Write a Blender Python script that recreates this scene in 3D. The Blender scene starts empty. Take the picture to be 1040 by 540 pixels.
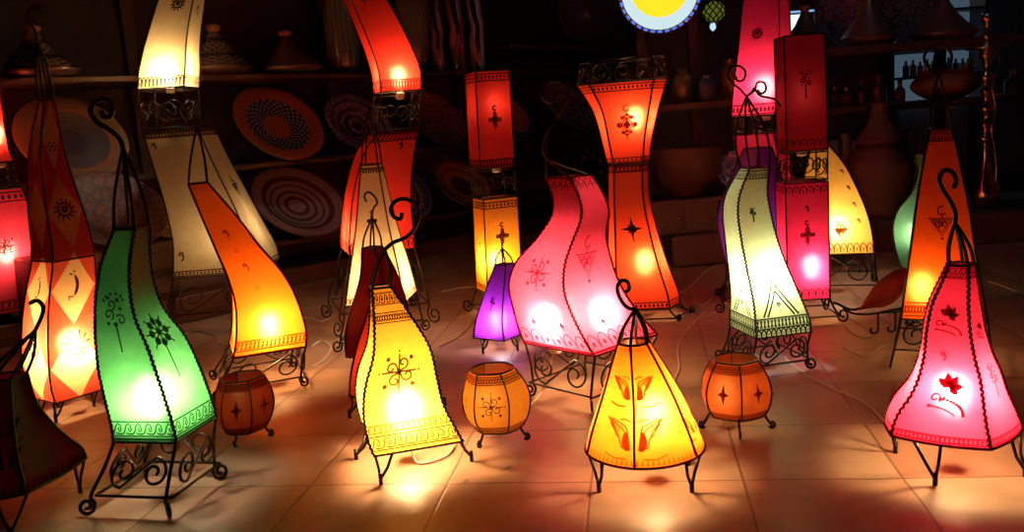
import bpy, math, random
from mathutils import Vector, Matrix
R = math.radians
PI = math.pi
random.seed(7)
sc = bpy.context.scene
col = sc.collection

# ------------------------------------------------------------------ camera
F_PX, PITCH, ROLL = 885.0, 9.5, 4.3
cam_d = bpy.data.cameras.new('camera')
cam = bpy.data.objects.new('camera', cam_d)
col.objects.link(cam)
CR = Matrix.Rotation(R(90 - PITCH), 3, 'X') @ Matrix.Rotation(R(-ROLL), 3, 'Z')
CP = Vector((0, 0, 1.0))
cam.matrix_world = Matrix.Translation(CP) @ CR.to_4x4()
cam_d.sensor_width = 36
cam_d.lens = F_PX / 1040 * 36
cam_d.clip_start = 0.05
sc.camera = cam

# ------------------------------------------------------------------ light and exposure
BULB = 1.9            # overall strength of the bulbs
sc.view_settings.view_transform = 'Standard'
sc.view_settings.look = 'None'
sc.view_settings.gamma = 1
sc.view_settings.use_curve_mapping = False
sc.view_settings.exposure = 0.0
sc.cycles.use_denoising = True
sc.cycles.max_bounces = 10
sc.cycles.diffuse_bounces = 6
sc.cycles.transmission_bounces = 8
sc.cycles.sample_clamp_indirect = 6
sc.cycles.caustics_refractive = True
w = bpy.data.worlds.new('night')
sc.world = w
w.use_nodes = True
w.node_tree.nodes['Background'].inputs[0].default_value = (0.35, 0.4, 0.55, 1)
w.node_tree.nodes['Background'].inputs[1].default_value = 0.004

tube_d = bpy.data.lights.new('shop_ceiling_light', 'AREA')
tube_d.shape = 'RECTANGLE'; tube_d.size = 1.2; tube_d.size_y = .1; tube_d.energy = 1.0; tube_d.color = (.6, .78, 1)
tube = bpy.data.objects.new('shop_ceiling_light', tube_d)
col.objects.link(tube); tube.location = (2.3, 4.9, 2.9); tube.rotation_euler = (R(18), 0, 0)


def dep(p):
    """distance along the camera's axis"""
    return -(CR.transposed() @ (Vector(p) - CP)).z


def ray(px, py):
    return (CR @ Vector(((px - 520) / F_PX, -(py - 270) / F_PX, -1)))


def gp(px, py, z=0.0):
    """point of the ground seen at a pixel"""
    d = ray(px, py)
    return CP + d * ((z - CP.z) / d.z)


def at(px, py, Y):
    """point of the upright plane at distance Y seen at a pixel"""
    d = ray(px, py)
    return CP + d * (Y / d.y)


# ------------------------------------------------------------------ mesh building
class MB:
    def __init__(s):
        s.v = []; s.f = []; s.m = []; s.uv = {}

    def face(s, idx, m=0, uv=None):
        s.f.append(tuple(idx)); s.m.append(m)
        if uv: s.uv[len(s.f) - 1] = uv

    def quad(s, a, b, c, d, m=0):
        n = len(s.v); s.v += [Vector(a), Vector(b), Vector(c), Vector(d)]; s.face((n, n + 1, n + 2, n + 3), m)

    def tube(s, pts, r, n=6, m=0, cap=True):
        pts = [Vector(p) for p in pts]
        P = [pts[0]]
        for p in pts[1:]:
            if (p - P[-1]).length > 1e-5: P.append(p)
        pts = P
        if len(pts) < 2: return
        rs = r if isinstance(r, (list, tuple)) else [r] * len(pts)
        if len(rs) < len(pts): rs = list(rs) + [rs[-1]] * (len(pts) - len(rs))
        t = (pts[1] - pts[0]).normalized()
        u = t.orthogonal().normalized()
        base = len(s.v)
        for i, p in enumerate(pts):
            if i == 0: tt = pts[1] - pts[0]
            elif i == len(pts) - 1: tt = pts[-1] - pts[-2]
            else: tt = (pts[i + 1] - pts[i]).normalized() + (pts[i] - pts[i - 1]).normalized()
            if tt.length < 1e-6: tt = t
            tt = tt.normalized()
            u = (u - tt * u.dot(tt))
            u = u.normalized() if u.length > 1e-6 else tt.orthogonal().normalized()
            w_ = tt.cross(u)
            for k in range(n):
                a = 2 * PI * k / n
                s.v.append(p + (u * math.cos(a) + w_ * math.sin(a)) * rs[i])
        for i in range(len(pts) - 1):
            for k in range(n):
                a = base + i * n + k; b = base + i * n + (k + 1) % n
                s.face((a, b, b + n, a + n), m)
        if cap:
            s.face([base + k for k in range(n)][::-1], m)
            s.face([base + (len(pts) - 1) * n + k for k in range(n)], m)

    def lathe(s, prof, M=None, n=24, m=0, a0=0, rim=None):
        """prof = [(radius, height)]; M places it"""
        M = M or Matrix.Identity(4)
        base = len(s.v); L = len(prof)
        for j, (r, z) in enumerate(prof):
            for k in range(n):
                a = a0 + 2 * PI * k / n
                s.v.append(M @ Vector((r * math.cos(a), r * math.sin(a), z)))
        for j in range(L - 1):
            for k in range(n):
                a = base + j * n + k; b = base + j * n + (k + 1) % n
                mm = m[j] if isinstance(m, (list, tuple)) else m
                s.face((a, b, b + n, a + n), mm)
        ml = m if not isinstance(m, (list, tuple)) else m[0]
        me = m if not isinstance(m, (list, tuple)) else m[-1]
        if prof[0][0] > 1e-4: s.face([base + k for k in range(n)][::-1], ml)
        if prof[-1][0] > 1e-4: s.face([base + (L - 1) * n + k for k in range(n)], me)

    def box(s, c, d, rz=0, m=0, bev=0.0):
        hx, hy, hz = d[0] / 2, d[1] / 2, d[2] / 2
        M = Matrix.Translation(c) @ Matrix.Rotation(rz, 4, 'Z')
        b = min(bev, hx * .5, hy * .5, hz * .5)
        if b <= 0:
            n = len(s.v)
            for z in (-hz, hz):
                for x, y in ((-hx, -hy), (hx, -hy), (hx, hy), (-hx, hy)): s.v.append(M @ Vector((x, y, z)))
            for f in ((3, 2, 1, 0), (4, 5, 6, 7), (0, 1, 5, 4), (1, 2, 6, 5), (2, 3, 7, 6), (3, 0, 4, 7)):
                s.face([n + i for i in f], m)
            return
        n = len(s.v)
        rings = [(hx - b, hy - b, -hz), (hx, hy, -hz + b), (hx, hy, hz - b), (hx - b, hy - b, hz)]
        for (x, y, z) in rings:
            for sx, sy in ((-1, -1), (1, -1), (1, 1), (-1, 1)): s.v.append(M @ Vector((sx * x, sy * y, z)))
        for j in range(3):
            for k in range(4):
                a = n + 4 * j + k; c2 = n + 4 * j + (k + 1) % 4
                s.face((a, c2, c2 + 4, a + 4), m)
        s.face((n + 3, n + 2, n + 1, n), m); s.face((n + 12, n + 13, n + 14, n + 15), m)

    def build(s, name, mats, parent=None, smooth=True, label=None):
        if not s.v: return None
        me = bpy.data.meshes.new(name)
        org = parent['_o'] if (parent is not None and '_o' in parent) else (0, 0, 0)
        org = Vector(org)
        me.from_pydata([tuple(v - org) for v in s.v], [], s.f)
        mats = mats if isinstance(mats, (list, tuple)) else [mats]
        for m in mats: me.materials.append(m)
        me.polygons.foreach_set('material_index', s.m)
        if smooth: me.polygons.foreach_set('use_smooth', [True] * len(s.f))
        if s.uv:
            ul = me.uv_layers.new(name='map')
            for i, uv in s.uv.items():
                p = me.polygons[i]
                for k, li in enumerate(p.loop_indices): ul.data[li].uv = uv[k]
        me.update()
        if smooth == 'sharp':
            me.set_sharp_from_angle(angle=R(35))
        o = bpy.data.objects.new(name, me)
        col.objects.link(o)
        if parent is not None: o.parent = parent
        if label: o['label'] = label
        return o


ORG = {}


def thing(name, label, cat, loc, group=None):
    o = bpy.data.objects.new(name, None)
    o.empty_display_size = 0.05
    col.objects.link(o)
    o.location = loc
    o['_o'] = tuple(loc)
    o['label'] = label; o['category'] = cat
    if group: o['group'] = group
    return o


def tag(o, label, cat, group=None):
    o['label'] = label; o['category'] = cat
    if group: o['group'] = group
    return o


def struct(o):
    o['kind'] = 'structure'
    return o


def center_origin(o):
    """put a lone mesh's origin at the foot of its own shape"""
    vs = [v.co for v in o.data.vertices]
    c = Vector(((min(v.x for v in vs) + max(v.x for v in vs)) / 2, (min(v.y for v in vs) + max(v.y for v in vs)) / 2, min(v.z for v in vs)))
    o.data.transform(Matrix.Translation(-c))
    o.location = c
    return o


# ------------------------------------------------------------------ materials
def nmat(name):
    m = bpy.data.materials.new(name); m.use_nodes = True
    nt = m.node_tree; nt.nodes.clear()
    out = nt.nodes.new('ShaderNodeOutputMaterial')
    return m, nt, out


def N(nt, t, **k):
    n = nt.nodes.new(t)
    for a, b in k.items():
        if a.startswith('i_'):
            key = a[2:]
            key = int(key) if key.isdigit() else key.replace('_', ' ')
            n.inputs[key].default_value = b
        else: setattr(n, a, b)
    return n


def simple(name, c, rough=.6, metal=0.0, var=0.0, scale=20, bump=0.0, coat=0.0, spec=.5):
    m, nt, out = nmat(name)
    b = N(nt, 'ShaderNodeBsdfPrincipled')
    b.inputs['Base Color'].default_value = (*c, 1); b.inputs['Roughness'].default_value = rough
    b.inputs['Metallic'].default_value = metal
    b.inputs['Coat Weight'].default_value = coat
    b.inputs['Coat Roughness'].default_value = .08
    b.inputs['Specular IOR Level'].default_value = spec
    tc = N(nt, 'ShaderNodeTexCoord')
    no = N(nt, 'ShaderNodeTexNoise'); no.inputs['Scale'].default_value = scale; no.inputs['Detail'].default_value = 4
    nt.links.new(tc.outputs['Object'], no.inputs['Vector'])
    if var:
        mx = N(nt, 'ShaderNodeMixRGB')
        mx.inputs[1].default_value = (*[x * (1 - var) for x in c], 1); mx.inputs[2].default_value = (*[min(1, x * (1 + var)) for x in c], 1)
        nt.links.new(no.outputs[0], mx.inputs[0]); nt.links.new(mx.outputs[0], b.inputs['Base Color'])
    if bump:
        bp = N(nt, 'ShaderNodeBump'); bp.inputs['Strength'].default_value = bump; bp.inputs['Distance'].default_value = .01
        nt.links.new(no.outputs[0], bp.inputs['Height']); nt.links.new(bp.outputs[0], b.inputs['Normal'])
    nt.links.new(b.outputs[0], out.inputs[0])
    return m


def emit(name, c, s):
    m, nt, out = nmat(name)
    e = N(nt, 'ShaderNodeEmission'); e.inputs[0].default_value = (*c, 1); e.inputs[1].default_value = s
    nt.links.new(e.outputs[0], out.inputs[0])
    return m


def leather(name, c, c2=None, patch=None, thin=.17, rough=1.0, gloss=.018):
    """oiled goatskin: lets light through, tinted, mottled"""
    m, nt, out = nmat(name)
    L = nt.links.new
    tc = N(nt, 'ShaderNodeTexCoord')
    no = N(nt, 'ShaderNodeTexNoise'); no.inputs['Scale'].default_value = 9; no.inputs['Detail'].default_value = 6; no.inputs['Roughness'].default_value = .6
    L(tc.outputs['Object'], no.inputs['Vector'])
    n2 = N(nt, 'ShaderNodeTexNoise'); n2.inputs['Scale'].default_value = 55; n2.inputs['Detail'].default_value = 3
    L(tc.outputs['Object'], n2.inputs['Vector'])
    c2 = c2 or tuple(x * .72 for x in c)
    mr = N(nt, 'ShaderNodeMapRange'); mr.inputs[1].default_value = .35; mr.inputs[2].default_value = .68
    L(no.outputs[0], mr.inputs[0])
    mx = N(nt, 'ShaderNodeMixRGB'); mx.inputs[1].default_value = (*c, 1); mx.inputs[2].default_value = (*c2, 1)
    L(mr.outputs[0], mx.inputs[0])
    colr = mx.outputs[0]
    if patch:
        # diamonds of pale skin set into the coloured skin, one column per face
        uv = N(nt, 'ShaderNodeUVMap'); uv.uv_map = 'map'
        sx = N(nt, 'ShaderNodeSeparateXYZ'); L(uv.outputs[0], sx.inputs[0])
        def tri(sock, k, off=0.0):
            a = N(nt, 'ShaderNodeMath', operation='MULTIPLY_ADD'); a.inputs[1].default_value = k; a.inputs[2].default_value = off; L(sock, a.inputs[0])
            f = N(nt, 'ShaderNodeMath', operation='FRACT'); L(a.outputs[0], f.inputs[0])
            s_ = N(nt, 'ShaderNodeMath', operation='SUBTRACT'); s_.inputs[1].default_value = .5; L(f.outputs[0], s_.inputs[0])
            ab = N(nt, 'ShaderNodeMath', operation='ABSOLUTE'); L(s_.outputs[0], ab.inputs[0])
            return ab.outputs[0]
        ad = N(nt, 'ShaderNodeMath', operation='ADD'); L(tri(sx.outputs[0], 1), ad.inputs[0]); L(tri(sx.outputs[1], patch[1], patch[2]), ad.inputs[1])
        lt = N(nt, 'ShaderNodeMath', operation='LESS_THAN'); lt.inputs[1].default_value = .47; L(ad.outputs[0], lt.inputs[0])
        m2 = N(nt, 'ShaderNodeMixRGB'); m2.inputs[2].default_value = (*patch[0], 1)
        L(lt.outputs[0], m2.inputs[0]); L(colr, m2.inputs[1])
        colr = m2.outputs[0]
    mm = N(nt, 'ShaderNodeMixRGB', blend_type='MULTIPLY'); mm.inputs[0].default_value = .22
    L(colr, mm.inputs[1]); L(n2.outputs[0], mm.inputs[2])
    colr = mm.outputs[0]
    tr = N(nt, 'ShaderNodeBsdfTranslucent'); L(colr, tr.inputs[0])
    df = N(nt, 'ShaderNodeBsdfDiffuse'); L(colr, df.inputs[0])
    a = N(nt, 'ShaderNodeMixShader'); a.inputs[0].default_value = .15; L(tr.outputs[0], a.inputs[1]); L(df.outputs[0], a.inputs[2])
    rf = N(nt, 'ShaderNodeBsdfRefraction'); rf.inputs['Roughness'].default_value = rough; rf.inputs['IOR'].default_value = 1.45
    g = N(nt, 'ShaderNodeGamma'); g.inputs[1].default_value = .45; L(colr, g.inputs[0]); L(g.outputs[0], rf.inputs[0])
    b = N(nt, 'ShaderNodeMixShader'); b.inputs[0].default_value = thin; L(a.outputs[0], b.inputs[1]); L(rf.outputs[0], b.inputs[2])
    gl = N(nt, 'ShaderNodeBsdfGlossy'); gl.inputs['Roughness'].default_value = .32; gl.inputs[0].default_value = (1, 1, 1, 1)
    c_ = N(nt, 'ShaderNodeMixShader'); c_.inputs[0].default_value = gloss; L(b.outputs[0], c_.inputs[1]); L(gl.outputs[0], c_.inputs[2])
    L(c_.outputs[0], out.inputs[0])
    return m


IRON = simple('wrought_iron', (.022, .015, .012), .38, .75, .3, 60, .25)
INK = simple('henna_ink', (.05, .012, .008), .7, 0, .2, 60)
INKS = {}


def ink(c):
    if c not in INKS:
        m, nt, out = nmat('henna_ink')
        d = N(nt, 'ShaderNodeBsdfDiffuse'); d.inputs[0].default_value = (*c, 1)
        t = N(nt, 'ShaderNodeBsdfTranslucent'); t.inputs[0].default_value = (*[min(1, q * 1.6) for q in c], 1)
        mx = N(nt, 'ShaderNodeMixShader'); mx.inputs[0].default_value = .6
        nt.links.new(d.outputs[0], mx.inputs[1]); nt.links.new(t.outputs[0], mx.inputs[2]); nt.links.new(mx.outputs[0], out.inputs[0])
        INKS[c] = m
    return INKS[c]


SOCK = simple('socket_plastic', (.75, .72, .65), .35)
CORD = simple('cord_plastic', (.62, .55, .45), .4)


# ------------------------------------------------------------------ drawing helpers
def spiral(cx, cy, r0, r1, a0, a1, n=26):
    return [(cx + (r0 + (r1 - r0) * t) * math.cos(a0 + (a1 - a0) * t), cy + (r0 + (r1 - r0) * t) * math.sin(a0 + (a1 - a0) * t)) for t in [i / n for i in range(n + 1)]]


def catmull(pts, sub=6):
    pts = [Vector(p) for p in pts]
    if len(pts) < 3: return pts
    P = [pts[0] * 2 - pts[1]] + pts + [pts[-1] * 2 - pts[-2]]
    out = []
    for i in range(1, len(P) - 2):
        a, b, c, d = P[i - 1], P[i], P[i + 1], P[i + 2]
        for k in range(sub):
            t = k / sub
            out.append(.5 * ((2 * b) + (c - a) * t + (2 * a - 5 * b + 4 * c - d) * t * t + (3 * b - a - 3 * c + d) * t ** 3))
    out.append(pts[-1])
    return out


def s_scroll(wd, ht, flip=1, r=None, curls=1.35):
    """an S lying on its side: two spirals joined by one sweep, in a wd x ht panel"""
    rr = r or min(ht * .46, wd * .23)
    cl, cr_ = -wd / 2 + rr * 1.08, wd / 2 - rr * 1.08
    n = 22; T = 2 * PI * curls
    L_ = [(cl + (rr * (.22 + .78 * i / n)) * math.cos(-PI / 2 - T + T * i / n), (rr * (.22 + .78 * i / n)) * math.sin(-PI / 2 - T + T * i / n)) for i in range(n + 1)]
    Rr = [(-x, -y) for x, y in L_][::-1]
    pts = L_ + Rr
    return [(x, y * flip) for x, y in pts]


# henna drawings: each returns (lines, fills) in a unit box, y up
def m_rosette():
    L = []; F = []
    for k in range(4):
        a = k * PI / 2 + PI / 4
        s = [(.12, 0)] + spiral(.42, .16, .30, .06, -PI * .75, PI * 1.4, 14)
        s = [(x * math.cos(a) - y * math.sin(a), x * math.sin(a) + y * math.cos(a)) for x, y in s]
        L.append(s)
        b = a - PI / 4
        L.append([(0, 0), (.85 * math.cos(b), .85 * math.sin(b))])
        F.append(dot(.9 * math.cos(a), .9 * math.sin(a), .12))
        F.append(dot(.98 * math.cos(b), .98 * math.sin(b), .06))
    F.append(dot(0, 0, .14))
    return L, F


def dot(x, y, r, n=6): return [(x + r * math.cos(2 * PI * k / n), y + r * math.sin(2 * PI * k / n)) for k in range(n)]


def m_diamond():
    L = []; F = []
    for s in (.55, .32): L.append([(0, s * 1.2), (s, 0), (0, -s * 1.2), (-s, 0), (0, s * 1.2)])
    L += [[(-.55, 0), (.55, 0)], [(0, -.65), (0, .65)]]
    for x, y in ((0, .82), (0, -.82), (.72, 0), (-.72, 0)): F.append(dot(x, y, .1)); L.append(spiral(x * .9, y * .9, .2, .2, 0, 2 * PI, 10))
    F.append(dot(0, 0, .12)); L.append([(0, -.9), (0, -1.3)]); L.append([(0, .9), (0, 1.1)])
    L.append(spiral(0, 1.45, .28, .22, PI * .3, PI * 1.8, 12))
    return L, F


def m_triangle():
    L = [[(-.7, .35), (.7, .35), (0, -.75), (-.7, .35)], [(-.5, .22), (.5, .22), (0, -.5), (-.5, .22)], [(-.85, .48), (.85, .48)]]
    F = [dot(0, -.95, .1), dot(-.85, .5, .07), dot(.85, .5, .07), dot(0, 0, .1)]
    for i in range(5): L.append([(-.5 + .25 * i, .22), (-.5 + .25 * i + .1, -.05 if i in (1, 2, 3) else .15)])
    L.append([(-.25, .35), (.25, -.2)]); L.append([(.25, .35), (-.25, -.2)])
    L.append(spiral(0, 1.05, .32, .26, PI * .35, PI * 1.85, 12))
    L.append([(0, .48), (0, .8)])
    return L, F


def m_spray():
    L = []; F = []
    def leaf(cx, cy, a, ln, wd_):
        pts = [(0, 0), (.3, wd_), (.65, wd_ * .9), (1, 0), (.65, -wd_ * .9), (.3, -wd_)]
        return [(cx + ln * (x * math.cos(a) - y * math.sin(a)), cy + ln * (x * math.sin(a) + y * math.cos(a))) for x, y in pts]
    for a, ln in ((2.55, .8), (1.75, .85), (.95, .8), (.15, .75), (-.65, .6)):
        F.append(leaf(.02, .38, a, ln, .26)); L.append([(.02, .38), (.02 + ln * .9 * math.cos(a), .38 + ln * .9 * math.sin(a))])
    L.append(spiral(-.6, -.25, .06, .3, 0, -2.2 * PI, 20) + [(-.1, -.12)])
    arc = [(-.35 + 1.15 * math.sin(t), -1.0 + .72 * math.cos(t)) for t in [i * .16 for i in range(11)]]
    for i, (x, y) in enumerate(arc): F.append(dot(x, y, .085))
    arc2 = [(-.75 + 1.3 * math.sin(t), -1.3 + .6 * math.cos(t)) for t in [i * .12 for i in range(11)]]
    L.append(arc2); F.append(dot(*arc2[0], .1))
    return L, F


def m_sun():
    L = [spiral(0, 0, .5, .5, 0, 2 * PI, 18), spiral(0, 0, .3, .05, 0, 4 * PI, 20)]; F = []
    for k in range(12):
        a = 2 * PI * k / 12
        L.append([(.5 * math.cos(a), .5 * math.sin(a)), (.8 * math.cos(a + .2), .8 * math.sin(a + .2))]); F.append(dot(.85 * math.cos(a + .2), .85 * math.sin(a + .2), .06))
    return L, F


def m_crescent():
    a = [(.5 * math.cos(t) - .1, .8 * math.sin(t)) for t in [(-1.3 + 2.6 * i / 14) for i in range(15)]]
    b = [(.22 * math.cos(t) - .05, .8 * math.sin(t)) for t in [(1.3 - 2.6 * i / 14) for i in range(15)]]
    return [[(-.1, .8), (-.35, .9)], [(0, -.8), (-.35, -.75), (-.3, -.95)]], [a + b, dot(.02, 1.0, .08), dot(-.3, -1, .05)]


def m_wings():
    L = []; F = []
    for s in (-1, 1):
        L.append([(s * x, y) for x, y in [(.14, -.42), (.2, 0), (.45, .25), (.8, .42), (1.05, .5)]])
        L.append([(s * x, y) for x, y in [(.14, -.42), (.4, -.35), (.5, -.05), (.62, .15), (1.0, .48)]])
        L.append([(s * x, y) for x, y in [(.1, .42), (.3, .52), (.5, .5)]])
        L.append([(s * x, y) for x, y in [(.25, -.7), (.6, -.72), (.95, -.6)]])
        F.append([(s * x, y) for x, y in [(.12, -.42), (.24, -.46), (.36, -.36), (.40, -.15), (.36, .05), (.28, .14), (.20, .1), (.17, -.1)]])
        L.append([(s * x, y) for x, y in [(.5, -.05), (.6, .0), (.72, .18), (.9, .36)]])
        L.append([(s * x, y) for x, y in [(.2, .1), (.3, .3), (.5, .38), (.85, .5)]])
        for i in range(4): L.append([(s * (.5 + .1 * i), .28 + .05 * i), (s * (.56 + .1 * i), .14 + .07 * i)])
    return L, F


def m_stem():
    L = [[(0, -1.6), (0, -.3)], spiral(-.3, .1, .28, .05, -PI / 3, 2 * PI, 14), spiral(.3, -.15, .26, .05, PI * .8, -1.5 * PI, 14), spiral(-.15, .55, .26, .05, -PI / 2, 1.6 * PI, 14)]
    F = [dot(.22, .75, .12), dot(-.3, .85, .1), dot(.35, .35, .1), dot(0, -.35, .12), dot(-.35, -.3, .09)]
    for k in range(6):
        a = PI * k / 5; F.append(dot(.55 * math.cos(a), .75 + .3 * math.sin(a), .08))
    return L, F


def m_flower():
    F = [dot(0, 0, .18)]; L = []
    for k in range(8):
        a = 2 * PI * k / 8
        F.append(dot(.5 * math.cos(a), .5 * math.sin(a), .2)); L.append([(0, 0), (.9 * math.cos(a), .9 * math.sin(a))])
    L.append([(0, -.9), (.1, -2.2)])
    return L, F


def m_star():
    F = [[(0, 1), (.16, .2), (.55, 0), (.16, -.2), (0, -1), (-.16, -.2), (-.55, 0), (-.16, .2)]]
    return [], F


def m_curl():
    return [spiral(0, .35, .35, .07, PI * 1.2, -PI * .9, 14), [(.3, .2), (.2, -.35), (-.05, -.55)]], [dot(-.25, .2, .08)]


def m_dots():
    F = [dot(0, 0, .2)]
    for k in range(6): F.append(dot(.6 * math.cos(k * PI / 3), .6 * math.sin(k * PI / 3), .16))
    return [], F


def m_cone():
    L, F = m_triangle()
    return L + [[(-.5, .5), (-.3, .9), (0, 1.1), (.3, .9), (.5, .5)]], F


MOT = dict(rosette=m_rosette, diamond=m_diamond, triangle=m_triangle, spray=m_spray, sun=m_sun, crescent=m_crescent, wings=m_wings,
           stem=m_stem, flower=m_flower, star=m_star, curl=m_curl, dots=m_dots, cone=m_cone)


# ------------------------------------------------------------------ the skin of a lamp
class Skin:
    """a tapering, bending tube of leather; v runs 0 (bottom) .. 1 (top)"""
    def __init__(s, base, az, rows, angs, rd=0.0):
        s.base = base; s.rows = rows; s.angs = angs; s.rd = rd; s.az = az
        s.z0, s.z1 = rows[0][2], rows[-1][2]

    def row(s, v):
        z = s.z0 + (s.z1 - s.z0) * v
        rw = s.rows
        for i in range(len(rw) - 1):
            if z <= rw[i + 1][2] + 1e-9 or i == len(rw) - 2:
                t = (z - rw[i][2]) / max(1e-6, rw[i + 1][2] - rw[i][2])
                return [rw[i][k] + (rw[i + 1][k] - rw[i][k]) * t for k in range(4)]

    def corner(s, k, v, out=0.0):
        x, y, z, r = s.row(v); a = s.angs[k % len(s.angs)]
        return Vector((x + (r + out) * math.cos(a), y + (r + out) * math.sin(a), z))

    def P(s, k, u, v):
        x, y, z, r = s.row(v); n = len(s.angs)
        while u < 0 or u > 1:                    # a drawing may run on round a corner
            here = (s.angs[(k + 1) % n] - s.angs[k % n]) % (2 * PI)
            if u < 0: k -= 1; there = (s.angs[(k + 1) % n] - s.angs[k % n]) % (2 * PI); u = 1 + u * math.sin(here / 2) / math.sin(there / 2)
            else: k += 1; there = (s.angs[(k + 1) % n] - s.angs[k % n]) % (2 * PI); u = (u - 1) * math.sin(here / 2) / math.sin(there / 2)
        a = s.angs[k % n]; b = s.angs[(k + 1) % n]
        if b < a: b += 2 * PI
        pa = Vector((math.cos(a), math.sin(a))); pb = Vector((math.cos(b), math.sin(b)))
        c = pa.lerp(pb, u)
        aa = a + (b - a) * u
        d = Vector((math.cos(aa), math.sin(aa)))
        q = c.lerp(d, s.rd)
        return Vector((x + r * q.x, y + r * q.y, z))

    def nrm(s, k, u, v):
        e = .01
        v = min(max(v, e), 1 - e)
        n = (s.P(k, u + e, v) - s.P(k, u - e, v)).cross(s.P(k, u, v + e) - s.P(k, u, v - e))
        n.normalize()
        return n

    def width(s, k, v): return (s.P(k, 1, v) - s.P(k, 0, v)).length
    def height(s): return s.z1 - s.z0

    def mesh(s, mb, nu=4, nv=26):
        n = len(s.angs)
        for k in range(n):
            b = len(mb.v)
            for j in range(nv + 1):
                for i in range(nu + 1): mb.v.append(s.P(k, i / nu, j / nv))
            for j in range(nv):
                for i in range(nu):
                    q = b + j * (nu + 1) + i
                    mb.face((q, q + 1, q + nu + 2, q + nu + 1), 0, [(i / nu, j / nv), ((i + 1) / nu, j / nv), ((i + 1) / nu, (j + 1) / nv), (i / nu, (j + 1) / nv)])

    def ribbon(s, mb, k, uv, wd=.003, m=1):
        base = len(mb.v); n = len(uv)
        Ps = [s.P(k, u, v) for u, v in uv]
        for i, (u, v) in enumerate(uv):
            t = (Ps[min(i + 1, n - 1)] - Ps[max(i - 1, 0)])
            nn = s.nrm(k, u, v)
            sd = nn.cross(t)
            sd = sd.normalized() * wd / 2 if sd.length > 1e-9 else Vector((wd / 2, 0, 0))
            mb.v += [Ps[i] - sd + nn * .0016, Ps[i] + sd + nn * .0016]
        for i in range(n - 1):
            q = base + 2 * i
            mb.face((q, q + 1, q + 3, q + 2), m)

    def fill(s, mb, k, uv, m=1):
        base = len(mb.v); n = len(uv)
        cu = sum(u for u, v in uv) / n; cv = sum(v for u, v in uv) / n
        mb.v.append(s.P(k, cu, cv) + s.nrm(k, cu, cv) * .0018)
        for u, v in uv: mb.v.append(s.P(k, u, v) + s.nrm(k, u, v) * .0018)
        for i in range(n): mb.face((base, base + 1 + i, base + 1 + (i + 1) % n), m)

    def draw(s, mb, k, u0, v0, size, kind, wd=.003, rot=0.0):
        L, F = MOT[kind]()
        W = s.width(k, v0); H = s.height()
        ca, sa = math.cos(rot), math.sin(rot)
        def mp(p): return (u0 + (p[0] * ca - p[1] * sa) * size / W, v0 + (p[0] * sa + p[1] * ca) * size / H)
        def ok(q): return all(-.9 < u < 1.9 and .01 < v < .99 for u, v in q)
        for l in L:
            q = [mp(p) for p in l]
            if ok(q): s.ribbon(mb, k, q, wd)
        for f in F:
            q = [mp(p) for p in f]
            if ok(q): s.fill(mb, k, q)

    def border(s, mb, v0, v1, kind, pitch=.03, wd=.0032):
        """a painted band right round the skin between v0 and v1"""
        H = s.height()
        for k in range(len(s.angs)):
            W = s.width(k, (v0 + v1) / 2); c = max(2, round(W / pitch)); dv = v1 - v0
            if kind in ('waves', 'hatch', 'zigzag', 'dots', 'rope'):
                for vv in (v0, v1): s.ribbon(mb, k, [(i / 8, vv) for i in range(9)], wd)
            if kind == 'line':
                s.ribbon(mb, k, [(i / 8, v0) for i in range(9)], wd * 2)
            for j in range(c):
                def mp(x, y): return (min(.99, max(.01, (j + x) / c)), v0 + dv * y)
                if kind == 'waves':
                    s.ribbon(mb, k, [mp(x, y) for x, y in [(0, .15), (.2, .3), (.4, .7), (.62, .88), (.85, .75), (.88, .42), (.7, .3), (.6, .5), (.72, .58)]], wd)
                    s.ribbon(mb, k, [mp(.35, .2), mp(.7, .14), mp(1, .15)], wd)
                elif kind == 'zigzag':
                    s.ribbon(mb, k, [mp(0, .15), mp(.5, .85), mp(1, .15)], wd * .9)
                elif kind == 'hatch':
                    s.ribbon(mb, k, [mp(.2, .1), mp(.7, .9)], wd); s.ribbon(mb, k, [mp(.7, .1), mp(.2, .9)], wd * .7)
                elif kind == 'dots':
                    s.fill(mb, k, [mp(.5 + .3 * math.cos(a), .5 + .3 * math.sin(a)) for a in [i * PI / 3 for i in range(6)]])
                elif kind == 'rope':
                    s.ribbon(mb, k, [mp(x, .5 + .32 * math.sin(2 * PI * x)) for x in [i / 8 for i in range(9)]], wd)
                    s.ribbon(mb, k, [mp(x, .5 - .32 * math.sin(2 * PI * x)) for x in [i / 8 for i in range(9)]], wd)
                elif kind == 'teeth':
                    s.fill(mb, k, [mp(.25, 0), mp(.75, 0), mp(.62, .5), mp(.42, 1), mp(.4, .5)])
                elif kind == 'scallop':
                    s.ribbon(mb, k, [mp(.5 - .5 * math.cos(PI * x), math.sin(PI * x)) for x in [i / 8 for i in range(9)]], wd)
                    s.fill(mb, k, [mp(.5 + .12 * math.cos(a), .35 + .2 * math.sin(a)) for a in [i * PI / 3 for i in range(6)]])


def rods_along(sk, mb, r=.0035, lace=True, amp=.0028, pitch=.014, nv=None, ks=None):
    H = sk.height()
    nv = int(H / pitch * 4) if lace else 20
    for k in (ks if ks is not None else range(len(sk.angs))):
        pts = []
        for i in range(nv + 1):
            v = i / nv
            p = sk.corner(k, v, .002)
            if lace:
                a = sk.angs[k]; side = Vector((-math.sin(a), math.cos(a), 0))
                p = p + side * amp * math.sin(v * H / pitch * 2 * PI) + Vector((math.cos(a), math.sin(a), 0)) * amp * .4 * math.cos(v * H / pitch * 2 * PI)
            pts.append(p)
        mb.tube(pts, r, 5)


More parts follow.
